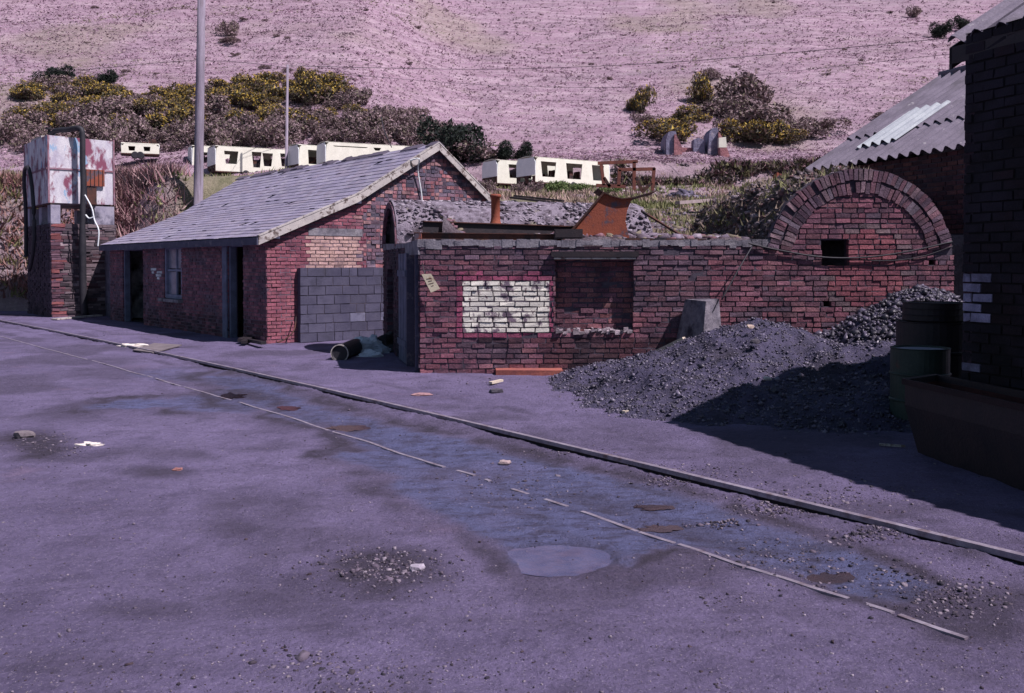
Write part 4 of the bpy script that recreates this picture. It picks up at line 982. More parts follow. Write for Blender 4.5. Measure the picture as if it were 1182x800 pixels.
for s in (.06, TW-.1): mb.box(TP(TD/2, s, hT0-.03), TD, .12, .055, U=dF, Vv=dG)
mb.build('bearer', RUSTD, WT)
tk = MB(); tk.hexa([TP(0, -.08, hT0), TP(TD, -.08, hT0), TP(TD, TW-.02, hT0), TP(0, TW-.02, hT0), TP(0, -.08, hT1), TP(TD, -.08, hT1), TP(TD, TW-.02, hT1-.02), TP(0, TW-.02, hT1-.05)])
tank = tk.build('tank', TANKP, WT)
mb = MB(); hm_ = (hT0+hT1)/2+.02
mb.box(TP(-.015, TW/2-.05, hm_), .03, TW, .05, 0, U=dF, Vv=dG); mb.box(TP(TD/2, -.095, hm_), TD, .03, .05, 0, U=dF, Vv=dG)
for s in (-.05, TW-.05): mb.box(TP(-.015, s, (hT0+hT1)/2), .03, .05, hT1-hT0, 0, U=dF, Vv=dG)
mb.build('seam', M('rust_stained_seam', (.32, .22, .27), (.2, .08, .1), 5, rough=.8), tank)
mb = MB(); s0 = (sparam(60)); 
def ts(u):
    k = (u-591)/FPX; return (k*OT.y-OT.x)/(dG.x-k*dG.y)
mb.box(TP(-.07, (ts(98)+ts(121))/2, P(110, 203, OT.y).z), .05, ts(121)-ts(98), .52, U=dF, Vv=dG)
mb.build('rusty_panel', RUST, WT)
mb = MB(); mb.box(TP(-.05, (ts(101)+ts(112))/2, P(110, 224, OT.y).z), .03, ts(112)-ts(101), .56, U=dF, Vv=dG)
for i in range(5): mb.box(TP(-.105, ts(100)+(ts(119)-ts(100))*i/4, P(110, 203, OT.y).z), .015, .02, .5, U=dF, Vv=dG)
mb.build('rusty_bracket', RUSTD, WT)
mb = MB(); sp_ = ts(93.5)
pts = [TP(1.0, .25, hT1+.05), TP(.6, .3, hT1+.22), TP(.1, .55, hT1+.22), TP(-.25, sp_-.1, hT1+.26), TP(-.34, sp_, hT1+.1), TP(-.34, sp_, hT1-.8), TP(-.34, sp_+.01, hT0+.5), TP(-.32, sp_-.02, hT0-.6), TP(-.22, sp_+.0, .9), TP(-.2, sp_+.05, .0)]
mb.tube(smoothpath(pts, 3), [.085]*22+[.11]*6 if len(smoothpath(pts, 3)) == 28 else .09, 10); mb.build('lagged_pipe', BLACK, WT, smooth=True)
mb = MB(); c = TP(.95, .2, hT1-.02); mb.lathe(c, [(.13, 0), (.13, .12), (.05, .14), (.05, .3), (.12, .31), (.12, .36), (.02, .38)], 12); mb.build('valve', STEELD, WT)
mb = MB(); mb.box(TP(1.6, .0, hT1+.05), 1.4, .1, .06, U=dF, Vv=dG); mb.build('top_rail', WOODW, WT)
mb = MB(); tq = 1.3; zt = P(40, 193, OT.y+1).z
pts = [TP(2.3, -.25, 1.9), TP(2.25, -.25, hT0-.2), TP(2.2, -.3, zt-.5), TP(2.0, -.32, zt-.08), TP(1.6, -.34, zt), TP(1.25, -.34, zt-.1), TP(1.0, -.32, zt-.6), TP(.85, -.3, hT0-.3), TP(.9, -.3, hT0-1.2), TP(1.3, -.3, hT0-1.85), TP(1.7, -.28, hT0-2.1)]
mb.tube(smoothpath(pts, 4), .06, 10); mb.build('hose', BLACK, WT, smooth=True)
mb = MB(); pts = [P(98, 225, OT.y-.1), P(106, 240, OT.y-.15), P(109, 254, OT.y-.15), P(114, 266, OT.y-.2), P(113, 284, OT.y-.2)]
mb.tube(smoothpath(pts), .022, 6); mb.tube(smoothpath([P(99, 248, OT.y-.1), P(103, 252, OT.y-.15), P(109, 250, OT.y-.15)]), .02, 6); mb.build('white_hose', PALE, WT)
# low grey wall between tower and shed
OL = G(100, 366)+dG*.0; A = TP(.3, TW-.3, 0); OL = V((A.x, A.y, 0)); Bp = SP(LS, .15, 0); d = (Bp-OL); d.z = 0; Lw = d.length; d.normalize(); nn_ = V((d.y, -d.x, 0))
LW = empty('low_block_wall', OL, 'grey rendered block wall filling the gap between the water tower and the shed', 'wall'); mb = MB(); hl = P(115, 284, OL.y).z
bricks(mb, OL, d, nn_, Lw, hl, [], bl=.42, bh=.21, jn=.012, tint=lambda u, h: jt((.13, .125, .165), .15), rough=.004)
mb.prism([(0, -.3), (Lw, -.3), (Lw, hl-.01), (0, hl-.01)], [], OL, d, nn_, 0, -.15, 1); mb.build('blockwork', [BLOCK, MORT], LW)
mb = MB(); a, b = G(62, 368.5, .04), G(115, 364, .06); mb.bar(a, b, .22, .04)
tag(mb.build('plank', WOODW, origin=a), 'pale grey plank lying on the ground at the foot of the water tower', 'plank')

# ================================================================== RIGHT-HAND BUILDINGS
dR = V((.34, -.94, 0)).normalized(); nRt = V((-.94, -.34, 0)).normalized()
def corr(mb, A, d, up_, L_, S, per=.2, amp=.03, t=.007, tiers=3, m=0, tn=(1, 1, 1), lift=0., s_off=0.):
    """corrugated sheets: A eave corner, d along the eave, up_ vector to the ridge (length S)"""
    upn = up_.normalized(); nrm = d.cross(upn).normalized()
    if nrm.z < 0: nrm = -nrm
    n = int(L_/per*8)
    for k in range(tiers):
        s0, s1 = S*k/tiers-(.0 if k == 0 else .12), S*(k+1)/tiers; l0 = lift+.016*(k % 2)+(.012 if k else 0); sheet = [0]
        rows = []
        for (s, top) in ((s0, 0), (s1, 0), (s0, 1), (s1, 1)):
            base = len(mb.v)
            for i in range(n+1):
                x = L_*i/n; z = amp*math.sin(2*math.pi*x/per)+l0+(t if top else 0)+.006*noise.noise(V((x*1.3, k, 0)))+(-.012 if s == s1 else .0)
                mb.v.append(tuple(A+d*x+upn*(s+(.012*noise.noise(V((int(x/1.0)*7.7, k*3., 1))) if s == s0 else 0))+nrm*z))
            rows.append(base)
        for i in range(n):
            a, b, c_, d_ = rows
            mb.face((a+i, a+i+1, b+i+1, b+i), m, tn); mb.face((c_+i, c_+i+1, d_+i+1, d_+i), m, tn); mb.face((a+i, a+i+1, c_+i+1, c_+i), m, tn)
        for i in (0, n): a, b, c_, d_ = rows; mb.face((a+i, b+i, d_+i, c_+i), m, tn)
# --- middle building with corrugated roof
def lineY(u, v, y): return P(u, v, y)
EA = P(1116, 168, 15.2); EB = P(928, 197, 19.3); hE = (EA.z+EB.z)/2; EA.z = EB.z = hE
dC = (EB-EA); dC.z = 0; dC.normalize(); pC = V((-dC.y, dC.x, 0)); 
if pC.x < 0: pC = -pC
kC = ((EB.x)-0) ; s = 3.4
def ridge_s():
    k = (1083-591)/FPX; return (k*EB.y-EB.x)/(pC.x-k*pC.y)
sR = ridge_s(); q = EB+pC*sR; hR = P(1083, 88, q.y).z; A0 = EA-dC*.45
LC = (EB-A0).length
CB = empty('corrugated_roof_building', A0, 'brick building behind the arch with a grey corrugated roof and one pale rooflight', 'building')
mb = MB(); upv = pC*sR+ZZ*(hR-hE); corr(mb, A0, dC, upv, LC, upv.length, .27, .046)
RB = EB+pC*sR*2; up2 = -pC*sR+ZZ*(hR-hE); corr(mb, A0+pC*sR*2, dC, up2, LC, up2.length, .27, .046)
mb.tube([A0+upv+ZZ*.03, A0+upv+dC*LC+ZZ*.03], .07, 8)
rfc = mb.build('roof', ASB, CB)
nC = dC.cross(upv).normalized(); nC = nC if nC.z > 0 else -nC
H1 = HIT(998, 170, A0, nC); H2 = HIT(1050, 128, A0, nC); H3 = HIT(1086, 125, A0, nC); H4 = HIT(1040, 165, A0, nC)
def ab(h): r = h-A0; return r.dot(dC), r.dot(upv.normalized())
q = [ab(x) for x in (H1, H2, H3, H4)]; xa = (q[2][0]+q[3][0])/2; xb = (q[0][0]+q[1][0])/2; ya = (q[0][1]+q[3][1])/2; yb_ = (q[1][1]+q[2][1])/2
xa, xb = min(xa, xb), max(xa, xb); xs_ = round(xa/.27)*.27
mb = MB(); corr(mb, A0+dC*xs_+upv.normalized()*ya, dC, upv, xb-xa, yb_-ya, .27, .046, tiers=1, lift=.05); mb.build('rooflight', RLIGHT, rfc)
OC = A0+pC*.22; OC.z = 0; nCw = -pC
mb = MB(); bricks(mb, OC, dC, nCw, LC-.15, hE-.02, [], tint=lambda u, h: jt(R.choice([(.10, .035, .045), (.13, .045, .05), (.07, .03, .04), (.16, .06, .06)]), .25), h0=1.2)
mb.prism([(0, -.3), (LC-.15, -.3), (LC-.15, hE-.03), (0, hE-.03)], [], OC, dC, nCw, 0, -.24, 1)
mb.build('side_wall', [BRICK, MORT], CB)
mb = MB(); gw = 2*sR-.44
for e0 in (0, LC-.15-.24):
    mb.prism([(0, -.3), (gw, -.3), (gw, hE), (gw/2, hR-.15), (0, hE)], [], OC+dC*e0, pC, -dC, -.24 if e0 == 0 else -.24, 0, 0)
mb.build('gable_wall', BRICKD, CB)
# --- near building on the right
EC = P(1094, 52, 9.0); Rc = P(1113, 300, 8.8); Rc.z = 0
RBld = empty('tall_brick_building', Rc, 'tall dark brick building at the right edge with white painted corner bricks', 'building')
Lr = 9.0; dR2 = dR
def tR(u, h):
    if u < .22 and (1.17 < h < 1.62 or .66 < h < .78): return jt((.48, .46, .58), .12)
    return jt(R.choice([(.017, .010, .013), (.013, .009, .012), (.025, .012, .014), (.010, .008, .012)]), .4)  # near-black tints: shade and corner falloff put into the brick colour
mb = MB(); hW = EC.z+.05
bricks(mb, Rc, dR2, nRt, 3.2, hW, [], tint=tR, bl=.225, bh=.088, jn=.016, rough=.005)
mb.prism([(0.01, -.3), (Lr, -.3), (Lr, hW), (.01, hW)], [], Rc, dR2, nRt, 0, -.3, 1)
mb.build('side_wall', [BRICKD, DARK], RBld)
pR = -nRt; wR = 4.6; rise = .62
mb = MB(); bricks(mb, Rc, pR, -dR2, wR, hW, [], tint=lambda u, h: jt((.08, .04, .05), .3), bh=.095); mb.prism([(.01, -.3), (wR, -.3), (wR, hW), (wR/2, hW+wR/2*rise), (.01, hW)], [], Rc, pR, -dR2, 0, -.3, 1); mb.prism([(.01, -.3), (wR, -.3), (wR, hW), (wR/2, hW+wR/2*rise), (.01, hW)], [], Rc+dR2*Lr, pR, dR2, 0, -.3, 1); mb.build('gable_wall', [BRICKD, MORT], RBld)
mb = MB(); upr = pR*(wR/2+.25)+ZZ*((wR/2+.25)*rise); A = EC; A2 = V((EC.x, EC.y, EC.z+.02)); corr(mb, A2, dR2, upr, Lr+.5, upr.length, .27, .05)
far_ = A2+pR*(wR+.5); up2 = -pR*(wR/2+.25)+ZZ*((wR/2+.25)*rise); corr(mb, far_, dR2, up2, Lr+.5, up2.length, .27, .05); mb.build('roof', ASB, RBld)
mb = MB(); mb.hexa([A2+dR2*.03-ZZ*.20, A2+dR2*(Lr+.4)-ZZ*.20, A2+dR2*(Lr+.4)+pR*.03-ZZ*.2, A2+dR2*.03+pR*.03-ZZ*.2, A2+dR2*.03-ZZ*.05, A2+dR2*(Lr+.4)-ZZ*.05, A2+dR2*(Lr+.4)+pR*.03-ZZ*.05, A2+dR2*.03+pR*.03-ZZ*.05])
b0, b1 = A2+dR2*.02-ZZ*.05, A2+dR2*.02+upr-ZZ*.05; mb.hexa([b0-ZZ*.2, b1-ZZ*.2, b1-ZZ*.2+dR2*.03, b0-ZZ*.2+dR2*.03, b0, b1, b1+dR2*.03, b0+dR2*.03]); mb.build('fascia', STEELD, RBld)

# drums and steel tub
def drum(name, loc, r, h, mat, label, lid=None, top=True, group=None):
    root = empty(name, loc, label, 'drum', group); l = V(loc)
    mb = MB(); mb.lathe(l, [(0, .0), (r*.97, 0), (r, .012), (r, h*.32), (r+.014, h*.33), (r+.014, h*.345), (r, h*.36), (r, h*.655), (r+.014, h*.665), (r+.014, h*.68), (r, h*.69), (r, h-.012), (r+.008, h-.006), (r+.008, h), (r-.012, h), (r-.016, h-.015)]+([(0, h-.018)] if top else [(r-.018, h*.2), (0, h*.2)]), 36)
    mb.build('drum_shell', mat, root, smooth=False); return root
g = G(1063, 497); dg = V((P(1062, 400, 10.05).x, 10.05, 0)); hD = P(1062, 401, 10.05).z
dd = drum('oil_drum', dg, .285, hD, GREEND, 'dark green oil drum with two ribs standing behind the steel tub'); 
mb = MB(); mb.lathe(dg, [(.27, hD-.016), (.1, hD-.012), (0, hD-.012)], 30); mb.build('drum_lid', M('pale_lid', (.30, .30, .36), (.2, .2, .25), 4, rough=.5), dd)  # lid paler than the drum sides
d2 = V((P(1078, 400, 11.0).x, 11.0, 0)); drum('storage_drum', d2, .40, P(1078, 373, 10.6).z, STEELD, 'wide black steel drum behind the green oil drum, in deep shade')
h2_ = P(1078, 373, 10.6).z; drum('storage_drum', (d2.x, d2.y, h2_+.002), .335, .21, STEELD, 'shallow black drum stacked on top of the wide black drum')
TB = empty('steel_tub', P(1044, 437, 8.6).to_2d().to_3d(), 'rectangular rusty steel tub with a reddish inside, standing in shade at the lower right', 'tub')
T0 = P(1043, 437, 8.6); hB = T0.z; T1 = P(1110, 425.5, 9.25); T1.z = hB; a = P(1172, 463, 7.1); dl = (a-T0); dl.z = 0; dl.normalize(); dw = (T1-T0); dw.z = 0; dw.normalize(); Lt, Wt = 2.5, .56
def wall4(mb, z0, z1, ins0, ins1, tk_):
    def ring(z, ins): return [V((T0.x, T0.y, z))+dl*ins+dw*ins*.6, V((T0.x, T0.y, z))+dl*(Lt-ins)+dw*ins*.6, V((T0.x, T0.y, z))+dl*(Lt-ins)+dw*(Wt-ins*.6), V((T0.x, T0.y, z))+dl*ins+dw*(Wt-ins*.6)]
    o0, o1 = ring(z0, ins0), ring(z1, ins1); i0, i1 = ring(z0, ins0+tk_), ring(z1, ins1+tk_)
    for i in range(4):
        j = (i+1) % 4; mb.hexa([o0[i], o0[j], i0[j], i0[i], o1[i], o1[j], i1[j], i1[i]])
    return o0
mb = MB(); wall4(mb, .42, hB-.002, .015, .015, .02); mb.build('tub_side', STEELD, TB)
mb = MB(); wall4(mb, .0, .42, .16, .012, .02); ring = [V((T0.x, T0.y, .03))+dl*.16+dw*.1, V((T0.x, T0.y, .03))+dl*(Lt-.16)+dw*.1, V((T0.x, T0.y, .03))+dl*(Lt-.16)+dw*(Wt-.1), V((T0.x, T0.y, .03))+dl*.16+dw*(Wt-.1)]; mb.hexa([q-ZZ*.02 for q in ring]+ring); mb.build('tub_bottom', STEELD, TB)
mb = MB(); wall4(mb, hB-.05, hB, -.02, -.02, .035); mb.build('rim', M('tub_rust', (.032, .017, .019), (.018, .011, .013), 4, rough=.8), TB)  # rust of rim and lining darkened, dim shade put into the colour
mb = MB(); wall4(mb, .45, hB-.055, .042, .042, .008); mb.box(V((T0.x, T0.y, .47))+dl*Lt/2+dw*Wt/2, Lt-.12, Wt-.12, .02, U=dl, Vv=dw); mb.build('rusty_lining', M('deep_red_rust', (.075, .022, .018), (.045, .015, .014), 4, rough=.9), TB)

# ================================================================== LITTER AND ODDMENTS
def crumple(name, label, cat, c, sx, sy, sz, mat, seed=0, n=14, amp=.5):
    mb = MB(); c = V(c)
    for j in range(n+1):
        for i in range(n):
            th = 2*math.pi*i/n; ph = math.pi/2*j/n; d = V((math.cos(th)*math.cos(ph), math.sin(th)*math.cos(ph), math.sin(ph)))
            k = 1+amp*noise.fractal(d*1.8+V((seed, seed, 0)), 1, 2, 3); mb.v.append(tuple(c+V((d.x*sx*k, d.y*sy*k, max(0, d.z*sz*k)))))
    for j in range(n):
        for i in range(n): a = j*n+i; b = j*n+(i+1) % n; mb.face((a, b, b+n, a+n))
    return tag(mb.build(name, mat, origin=c), label, cat)
a, b = G(392, 408, .11), G(411, 400, .12)
BR = empty('metal_canister', a, 'dark metal canister lying on its side by the block wall with its rim towards us', 'canister')
mb = MB(); ax = (b-a).normalized(); mb.lathe(a, [(0, .02), (.12, .02), (.14, 0), (.15, .02), (.15, .2), (.155, .21), (.15, .22), (.15, (b-a).length)], 20, axis=ax); mb.lathe(b, [(.15, 0), (.06, .02), (0, .02)], 20, axis=ax); mb.build('can_shell', BLACK, BR, smooth=False)
mb = MB(); mb.lathe(a, [(.142, -.012), (.158, -.012), (.158, .015), (.142, .015)], 20, axis=ax); mb.build('rim', WOODW, BR)
crumple('plastic_sack', 'crumpled pale plastic sack beside the dark canister', 'sack', G(426, 407), .38, .25, .30, PLAST, 3)
crumple('plastic_sheet', 'small bright white folded plastic sheet in front of the pale sack', 'plastic sheet', G(427, 412), .24, .10, .11, M('white_polythene', (.74, .78, .84), (.55, .6, .7), 4, rough=.4), 8)
crumple('refuse_sack', 'black refuse sack slumped right of the pale plastic sack', 'sack', G(444, 406), .30, .24, .28, BLACK, 12)
crumple('paper_sheet', 'crumpled white paper lying against the far rail', 'paper', G(152, 401), .28, .18, .07, PAPER, 5, amp=.7)
crumple('paper_scrap', 'small white scrap of paper on the open yard at the left', 'paper', G(104, 515), .11, .05, .03, PAPER, 6, amp=.8)
mb = MB(); q = [G(153, 405, .02), G(178, 397, .02), G(210, 399, .02), G(176, 408, .02)]; mb.hexa(q+[a+ZZ*.02 for a in q]); tag(mb.build('board', M('grey_board', (.20, .17, .18), rough=.9), origin=q[0]), 'flat grey board lying on the dirt beyond the far rail', 'board')
def stone_(label, u, v, sx, sy, sz, col, name='stone', cat='stone', h=0.):
    c = G(u, v, h); c.z = GZ(c.x, c.y)+sz*.3 if h == 0 else h; mb = MB(); s_ = len(mb.v)
    bm = bmesh.new(); bmesh.ops.create_icosphere(bm, subdivisions=2, radius=1)
    for q in bm.verts:
        d = q.co.copy(); k = 1+.35*noise.fractal(d*1.1+V((u, v, 0)), 1, 2, 3); d = V((d.x*sx, d.y*sy, max(-.6, min(.7, d.z))*sz))*k; mb.v.append(tuple(c+d))
    for f_ in bm.faces: mb.face([w.index for w in f_.verts], 0, col)
    bm.free(); return tag(mb.build(name, STONE, origin=c), label, cat)
stone_('pale flat stone lying on the dark gravelly patch in the near yard', 481, 657, .042, .04, .025, (.40, .36, .42))
stone_('small reddish brick fragment at the edge of a damp patch, left foreground', 205, 542, .04, .03, .02, (.36, .17, .15), 'brick_fragment', 'brick')
stone_('pink half brick in the wet dirt between the rails', 583, 535, .055, .045, .03, (.45, .35, .33), 'brick_fragment', 'brick')
stone_('pinkish brick fragment lying on the dirt in front of the doorway', 487, 456, .14, .08, .03, (.42, .25, .25), 'brick_fragment', 'brick')
stone_('squarish stone on the dark patch at the far left of the yard', 29, 505, .10, .08, .06, (.2, .17, .18))
stone_('dark stone lump on the dirt in front of the white painted panel', 573, 453, .09, .07, .06, (.11, .10, .12))
stone_('white stone on the slope of the fine coal heap, low down by the shadow edge', 886, 437, .05, .035, .03, (.62, .6, .55), h=.37)
stone_('pale orange stone high on the crest of the fine coal heap', 866, 377, .05, .035, .035, (.6, .48, .38), h=.86)
stone_('dark round stone on the upper face of the fine coal heap', 871, 394, .06, .045, .045, (.12, .11, .13), h=.70)
def plank(label, p0, p1, w, th, mat, name='plank'):
    mb = MB(); mb.bar(p0, p1, w, th); tag(mb.build(name, mat, origin=p0), label, 'plank')
CREAM = M('cream_timber', (.62, .54, .42), (.48, .4, .32), 6, rough=.8)
plank('cream painted timber lying up the left flank of the coal heap', P(752, 411, 14.3)+ZZ*.02, P(790, 394.5, 14.0)+ZZ*.04, .09, .06, CREAM)
plank('short pale stick at the foot of the coal heap', G(720, 476, .03), G(736, 472, .04), .05, .03, CREAM)
plank('short pale stick beside the wall foot, nearest the brick wall', G(566, 442, .03), G(579, 439, .04), .06, .03, CREAM)
plank('thin pale rod lying in the shade left of the steel tub', G(1015, 513, .03), G(1045, 515, .03), .02, .02, WOODW)
mb = MB()
for (u0_, v0_, u1_, v1_) in ((278, 391, 304, 396), (281, 395, 300, 384), (277, 393, 289, 388)): mb.bar(G(u0_, v0_, .08), G(u1_, v1_, .10), .10, .06)
tag(mb.build('broken_pallet', STEELD, origin=G(290, 391)), 'small heap of broken dark timber at the shed corner beside the doorway', 'pallet')
mb = MB(); q0 = OF_+V((rx0-.85, -.10, 0)); mb.box(q0+V((.45, 0, .03)), 1.0, .22, .09, jit=.01)
tag(mb.build('brick_kerb', M('orange_brick', (.34, .11, .08), (.24, .08, .07), 6, rough=.9), origin=q0), 'short course of orange bricks at the foot of the wall below the white panel', 'kerb')
# ================================================================== CARAVANS, POLES, SCRAP ON THE TERRACE
def HH1(x, y): return HN(x, y)
def caravan(near, dirL, L_, W_, H_, label, holes, pale=True, roofc=WHITE):
    """near = ground point of the near corner; side runs along dirL, end runs along dirW"""
    z0 = near.z; d = V((dirL[0], dirL[1], 0)).normalized(); w = V((-d.y, d.x, 0)); root = empty('caravan', near, label, 'caravan', 'gutted caravans on the terrace')
    O = V((near.x, near.y, z0)); N_ = -w
    side = [(0, .32), (L_, .32), (L_, .9), (L_-.06, H_-.18), (L_-.25, H_), (.25, H_), (.06, H_-.18), (0, .9)]
    hl = [[(a*L_, c*H_), (b*L_, c*H_), ((b+.02)*L_, d_*H_), ((a-.02)*L_, d_*H_)] for (a, b, c, d_) in holes]
    for (oo, nn, nm) in ((O, N_, 'side_panel'), (O+w*W_, w, 'side_panel')):
        mb = MB(); mb.prism(side, hl, oo, d, nn, 0, -.04); mb.build(nm, WHITE, root)
    endp = [(0.0, .75), (W_, .75), (W_, H_-.3), (W_-.2, H_-.02), (.2, H_-.02), (0, H_-.3)]
    for (oo, nn) in ((O-d*.02, -d), (O+d*(L_+.02), d)):
        mb = MB(); mb.prism([(a, b) for a, b in endp], [], oo, w, nn, 0, -.04); e_ = mb.build('end_panel', PALE, root)
        mb = MB(); mb.prism([(.02, .3), (W_-.02, .3), (W_-.02, .72), (.02, .72)], [[(.3, .4), (.7, .4), (.7, .66), (.3, .66)], [(1.1, .4), (1.6, .4), (1.6, .66), (1.1, .66)]], oo, w, nn, 0, -.03); mb.build('end_skirt', RUSTD, e_)
    mb = MB(); n = 8
    for (x0_, x1_, dz) in ((.0, L_, 0),):
        for i in range(n):
            a0, a1 = W_*i/n, W_*(i+1)/n; za = H_+.10*math.sin(math.pi*i/n)-.01; zb = H_+.10*math.sin(math.pi*(i+1)/n)-.01
            mb.hexa([O+d*x0_+w*a0+ZZ*(za-.03), O+d*x1_+w*a0+ZZ*(za-.03), O+d*x1_+w*a1+ZZ*(zb-.03), O+d*x0_+w*a1+ZZ*(zb-.03), O+d*x0_+w*a0+ZZ*za, O+d*x1_+w*a0+ZZ*za, O+d*x1_+w*a1+ZZ*zb, O+d*x0_+w*a1+ZZ*zb])
    mb.build('roof', WHITE, root)
    mb = MB(); mb.box(O+d*L_/2+w*W_/2+ZZ*.3, L_, W_, .08, U=d, Vv=w)
    for i in range(9): x = R.uniform(.2, .9)*L_; mb.box(O+d*x+w*R.uniform(.4, W_-.4)+ZZ*R.uniform(.5, 1.1), R.uniform(.2, .6), .3, R.uniform(.2, .7), U=d, Vv=w, jit=.08)
    mb.build('chassis_floor', RUSTD, root)
    for x in (.36*L_, .5*L_):
        mb = MB(); mb.lathe(O+d*x+w*.06+ZZ*.22, [(0, -.08), (.2, -.08), (.26, -.05), (.26, .05), (.2, .08), (0, .08)], 16, axis=w); mb.build('wheel', BLACK, root)
    return root
def onhill(u, v, y): q = P(u, v, y); q.z = HN(q.x, y)-.05; return q
def atP(u, v, y): return P(u, v, y)
WH = [(.09, .25, .36, .86), (.42, .60, .34, .86), (.77, .90, .34, .86)]
q = atP(618, 216, 60); caravan(q, (.822, .569), 5.9, 2.0, 1.86, 'cream caravan shell with three gaping side windows, behind the leafy green shrub', WH)
q = atP(574, 217, 62.5); caravan(q, (.86, .5), 4.6, 2.0, 1.80, 'cream caravan shell half hidden by its three-windowed neighbour, nearest the shed gable', [(.2, .55, .38, .86)])
q = atP(249, 203, 63); caravan(q, (.86, .51), 5.4, 2.1, 1.95, 'cream caravan shell with broken side windows immediately right of the tall timber pole', [(.12, .25, .42, .84), (.45, .53, .34, .86), (.58, .67, .4, .84), (.80, .95, .42, .86)])
q = atP(222, 205, 67); caravan(q, (.9, .44), 3.0, 2.0, 2.2, 'pale caravan half hidden behind the tall timber pole, leftmost of the long row', [(.2, .5, .4, .8)])
q = atP(376, 201, 59); caravan(q, (.9, .43), 5.6, 2.1, 1.95, 'cream caravan rising behind the shed ridge, with a large pale end panel and closed side', [(.10, .45, .86, .89), (.55, .6, .8, .89)])
q = atP(345, 203, 61); caravan(q, (.8, .6), 2.2, 1.6, 1.95, 'narrow pale caravan squeezed between its two neighbours beside the thin pole', [(.3, .6, .4, .85)])
q = atP(140, 182, 66); caravan(q, (.93, .36), 2.4, 1.4, 1.0, 'low white trailer body on the far left, just right of the water tank top', [(.2, .35, .5, .8), (.6, .75, .5, .8)])
# timber pole
base = onhill(228, 200, 36); top = P(232.5, 5, 36); d = (top-base).normalized(); tp = base+d*9.2
mb = MB(); mb.tube([base-d*.6, base+d*2, base+d*5, tp], [.175, .17, .155, .135], 18)
tag(mb.build('timber_pole', POLE, smooth=True, origin=base), 'thick weathered timber pole standing on the grassy bank', 'pole')
base = onhill(330, 185, 62); tp = P(332, 75, 62)
mb = MB(); mb.tube([base-ZZ*.5, tp], [.10, .07], 10)
tag(mb.build('thin_pole', POLE, smooth=True, origin=base), 'thin grey pole rising among the caravans behind the shed', 'pole')
cable([P(1095, 44, 55), P(900, 62, 62), P(740, 74, 68), P(560, 80, 74), P(332, 76, 62)], .018, 'overhead wire crossing low in front of the bracken hillside towards the thin pole', name='overhead_wire', n=4)
cable([P(1100, 62, 60), P(900, 84, 66), P(740, 100, 70), P(560, 98, 72), P(332, 80, 62)], .012, 'second fainter overhead wire just below the first, across the hillside', name='overhead_wire', n=4)
cable([P(332, 78, 62), P(232, 70, 48), P(100, 80, 60), P(5, 84, 75)], .012, 'thin overhead wire running left from the thin pole past the timber pole', name='overhead_wire', n=4)
cable([P(452, 170, 25.0), P(444, 152, 26), P(440, 135, 30)], .014, 'short loose wire sticking up above the slate ridge')
# rusted steel frame
FRM = M('rust_frame', (.22, .075, .05), (.12, .045, .04), 4, rough=.8)
FR = empty('rusted_steel_frame', onhill(722, 217, 40), 'rusted steel frame of posts and rails standing on the terrace right of the caravans', 'frame')
for nm, segs in (('post', [((694, 190), (697, 214), 0)]), ('post', [((715, 196), (714, 215), 0)]), ('post', [((732, 187), (732, 219), 0)]), ('post', [((755, 194), (753, 220), 0)]),
                 ('rail_bar', [((690, 188.5), (736, 186.5), 0)]), ('rail_bar', [((714, 196), (756, 195), 0)]), ('rail_bar', [((688, 214), (722, 215.5), 0)]), ('brace', [((734, 205), (741, 220), 0), ((752, 211), (741, 222), 0)]), ('brace', [((697, 205), (704, 216), 0)])):
    fm_ = RUSTD if nm == 'brace' else FRM
    for (a, b, _) in segs:
        mb = MB(); mb.bar(P(*a, 40), P(*b, 40), .13, .13); mb.build(nm, fm_, FR)
        if nm != 'brace': mb = MB(); mb.bar(P(*a, 41.3), P(*b, 41.3), .09, .09); mb.build(nm, fm_, FR)
def pile(name, label, cat, u, v, y, ru, hh, cols, n, size, mat=STONE):
    c = onhill(u, v, y); rxx = ru*y/FPX; q = []
    for i in range(n):
        a = R.gauss(0, .42); b = R.gauss(0, .4); z = max(0, hh*(1-abs(a)*1.1-abs(b)*.6))*R.uniform(.2, 1); x_, y_ = c.x+a*rxx, y+b*rxx*.6; q.append((x_, y_, HN(x_, y_)+z))
    q = np.array(q); v_, f_, t_ = rocks(q, np.minimum(RS.gamma(2.5, size/2.5, n)+.04, size*2), pick(n, cols), aniso=(.3, 1.7), flat=.6, boxy=1)
    o = np_mesh(name, v_-np.array(c), f_, mat, t_); o.location = c; return tag(o, label, cat)
pile('scrap_heap', 'dark tangled scrap heap right of the rusted frame on the terrace', 'scrap heap', 788, 222, 42, 34, .55, [(.06, .055, .08), (.12, .11, .16), (.2, .18, .24), (.04, .035, .05)], 900, .2)
pile('timber_pile', 'low pile of dark broken timbers left of the tall pole on the bank top', 'timber pile', 182, 186, 58, 26, .8, [(.05, .035, .04), (.10, .05, .05), (.07, .05, .06)], 260, .45)
pile('rubble_heap', 'pale rubble heap on the ground left of the corrugated roof', 'rubble heap', 905, 216, 34, 30, .35, [(.42, .36, .37), (.3, .26, .28), (.5, .45, .44), (.22, .18, .2)], 500, .12)
pile('earth_mound', 'brown mound of earth and stalks beside the brick arch cover', 'mound', 880, 226, 27, 22, .55, [(.20, .14, .14), (.28, .19, .18), (.14, .10, .10)], 900, .1)
mb = MB(); a = P(893, 214, 26); mb.box(P(903, 210, 26), .5, .4, .25, jit=.05, U=V((.9, .2, -.35)).normalized()); tag(mb.build('rusty_tin', RUST, origin=a), 'rusty sheet metal box lying near the top of the arch cover', 'tin')
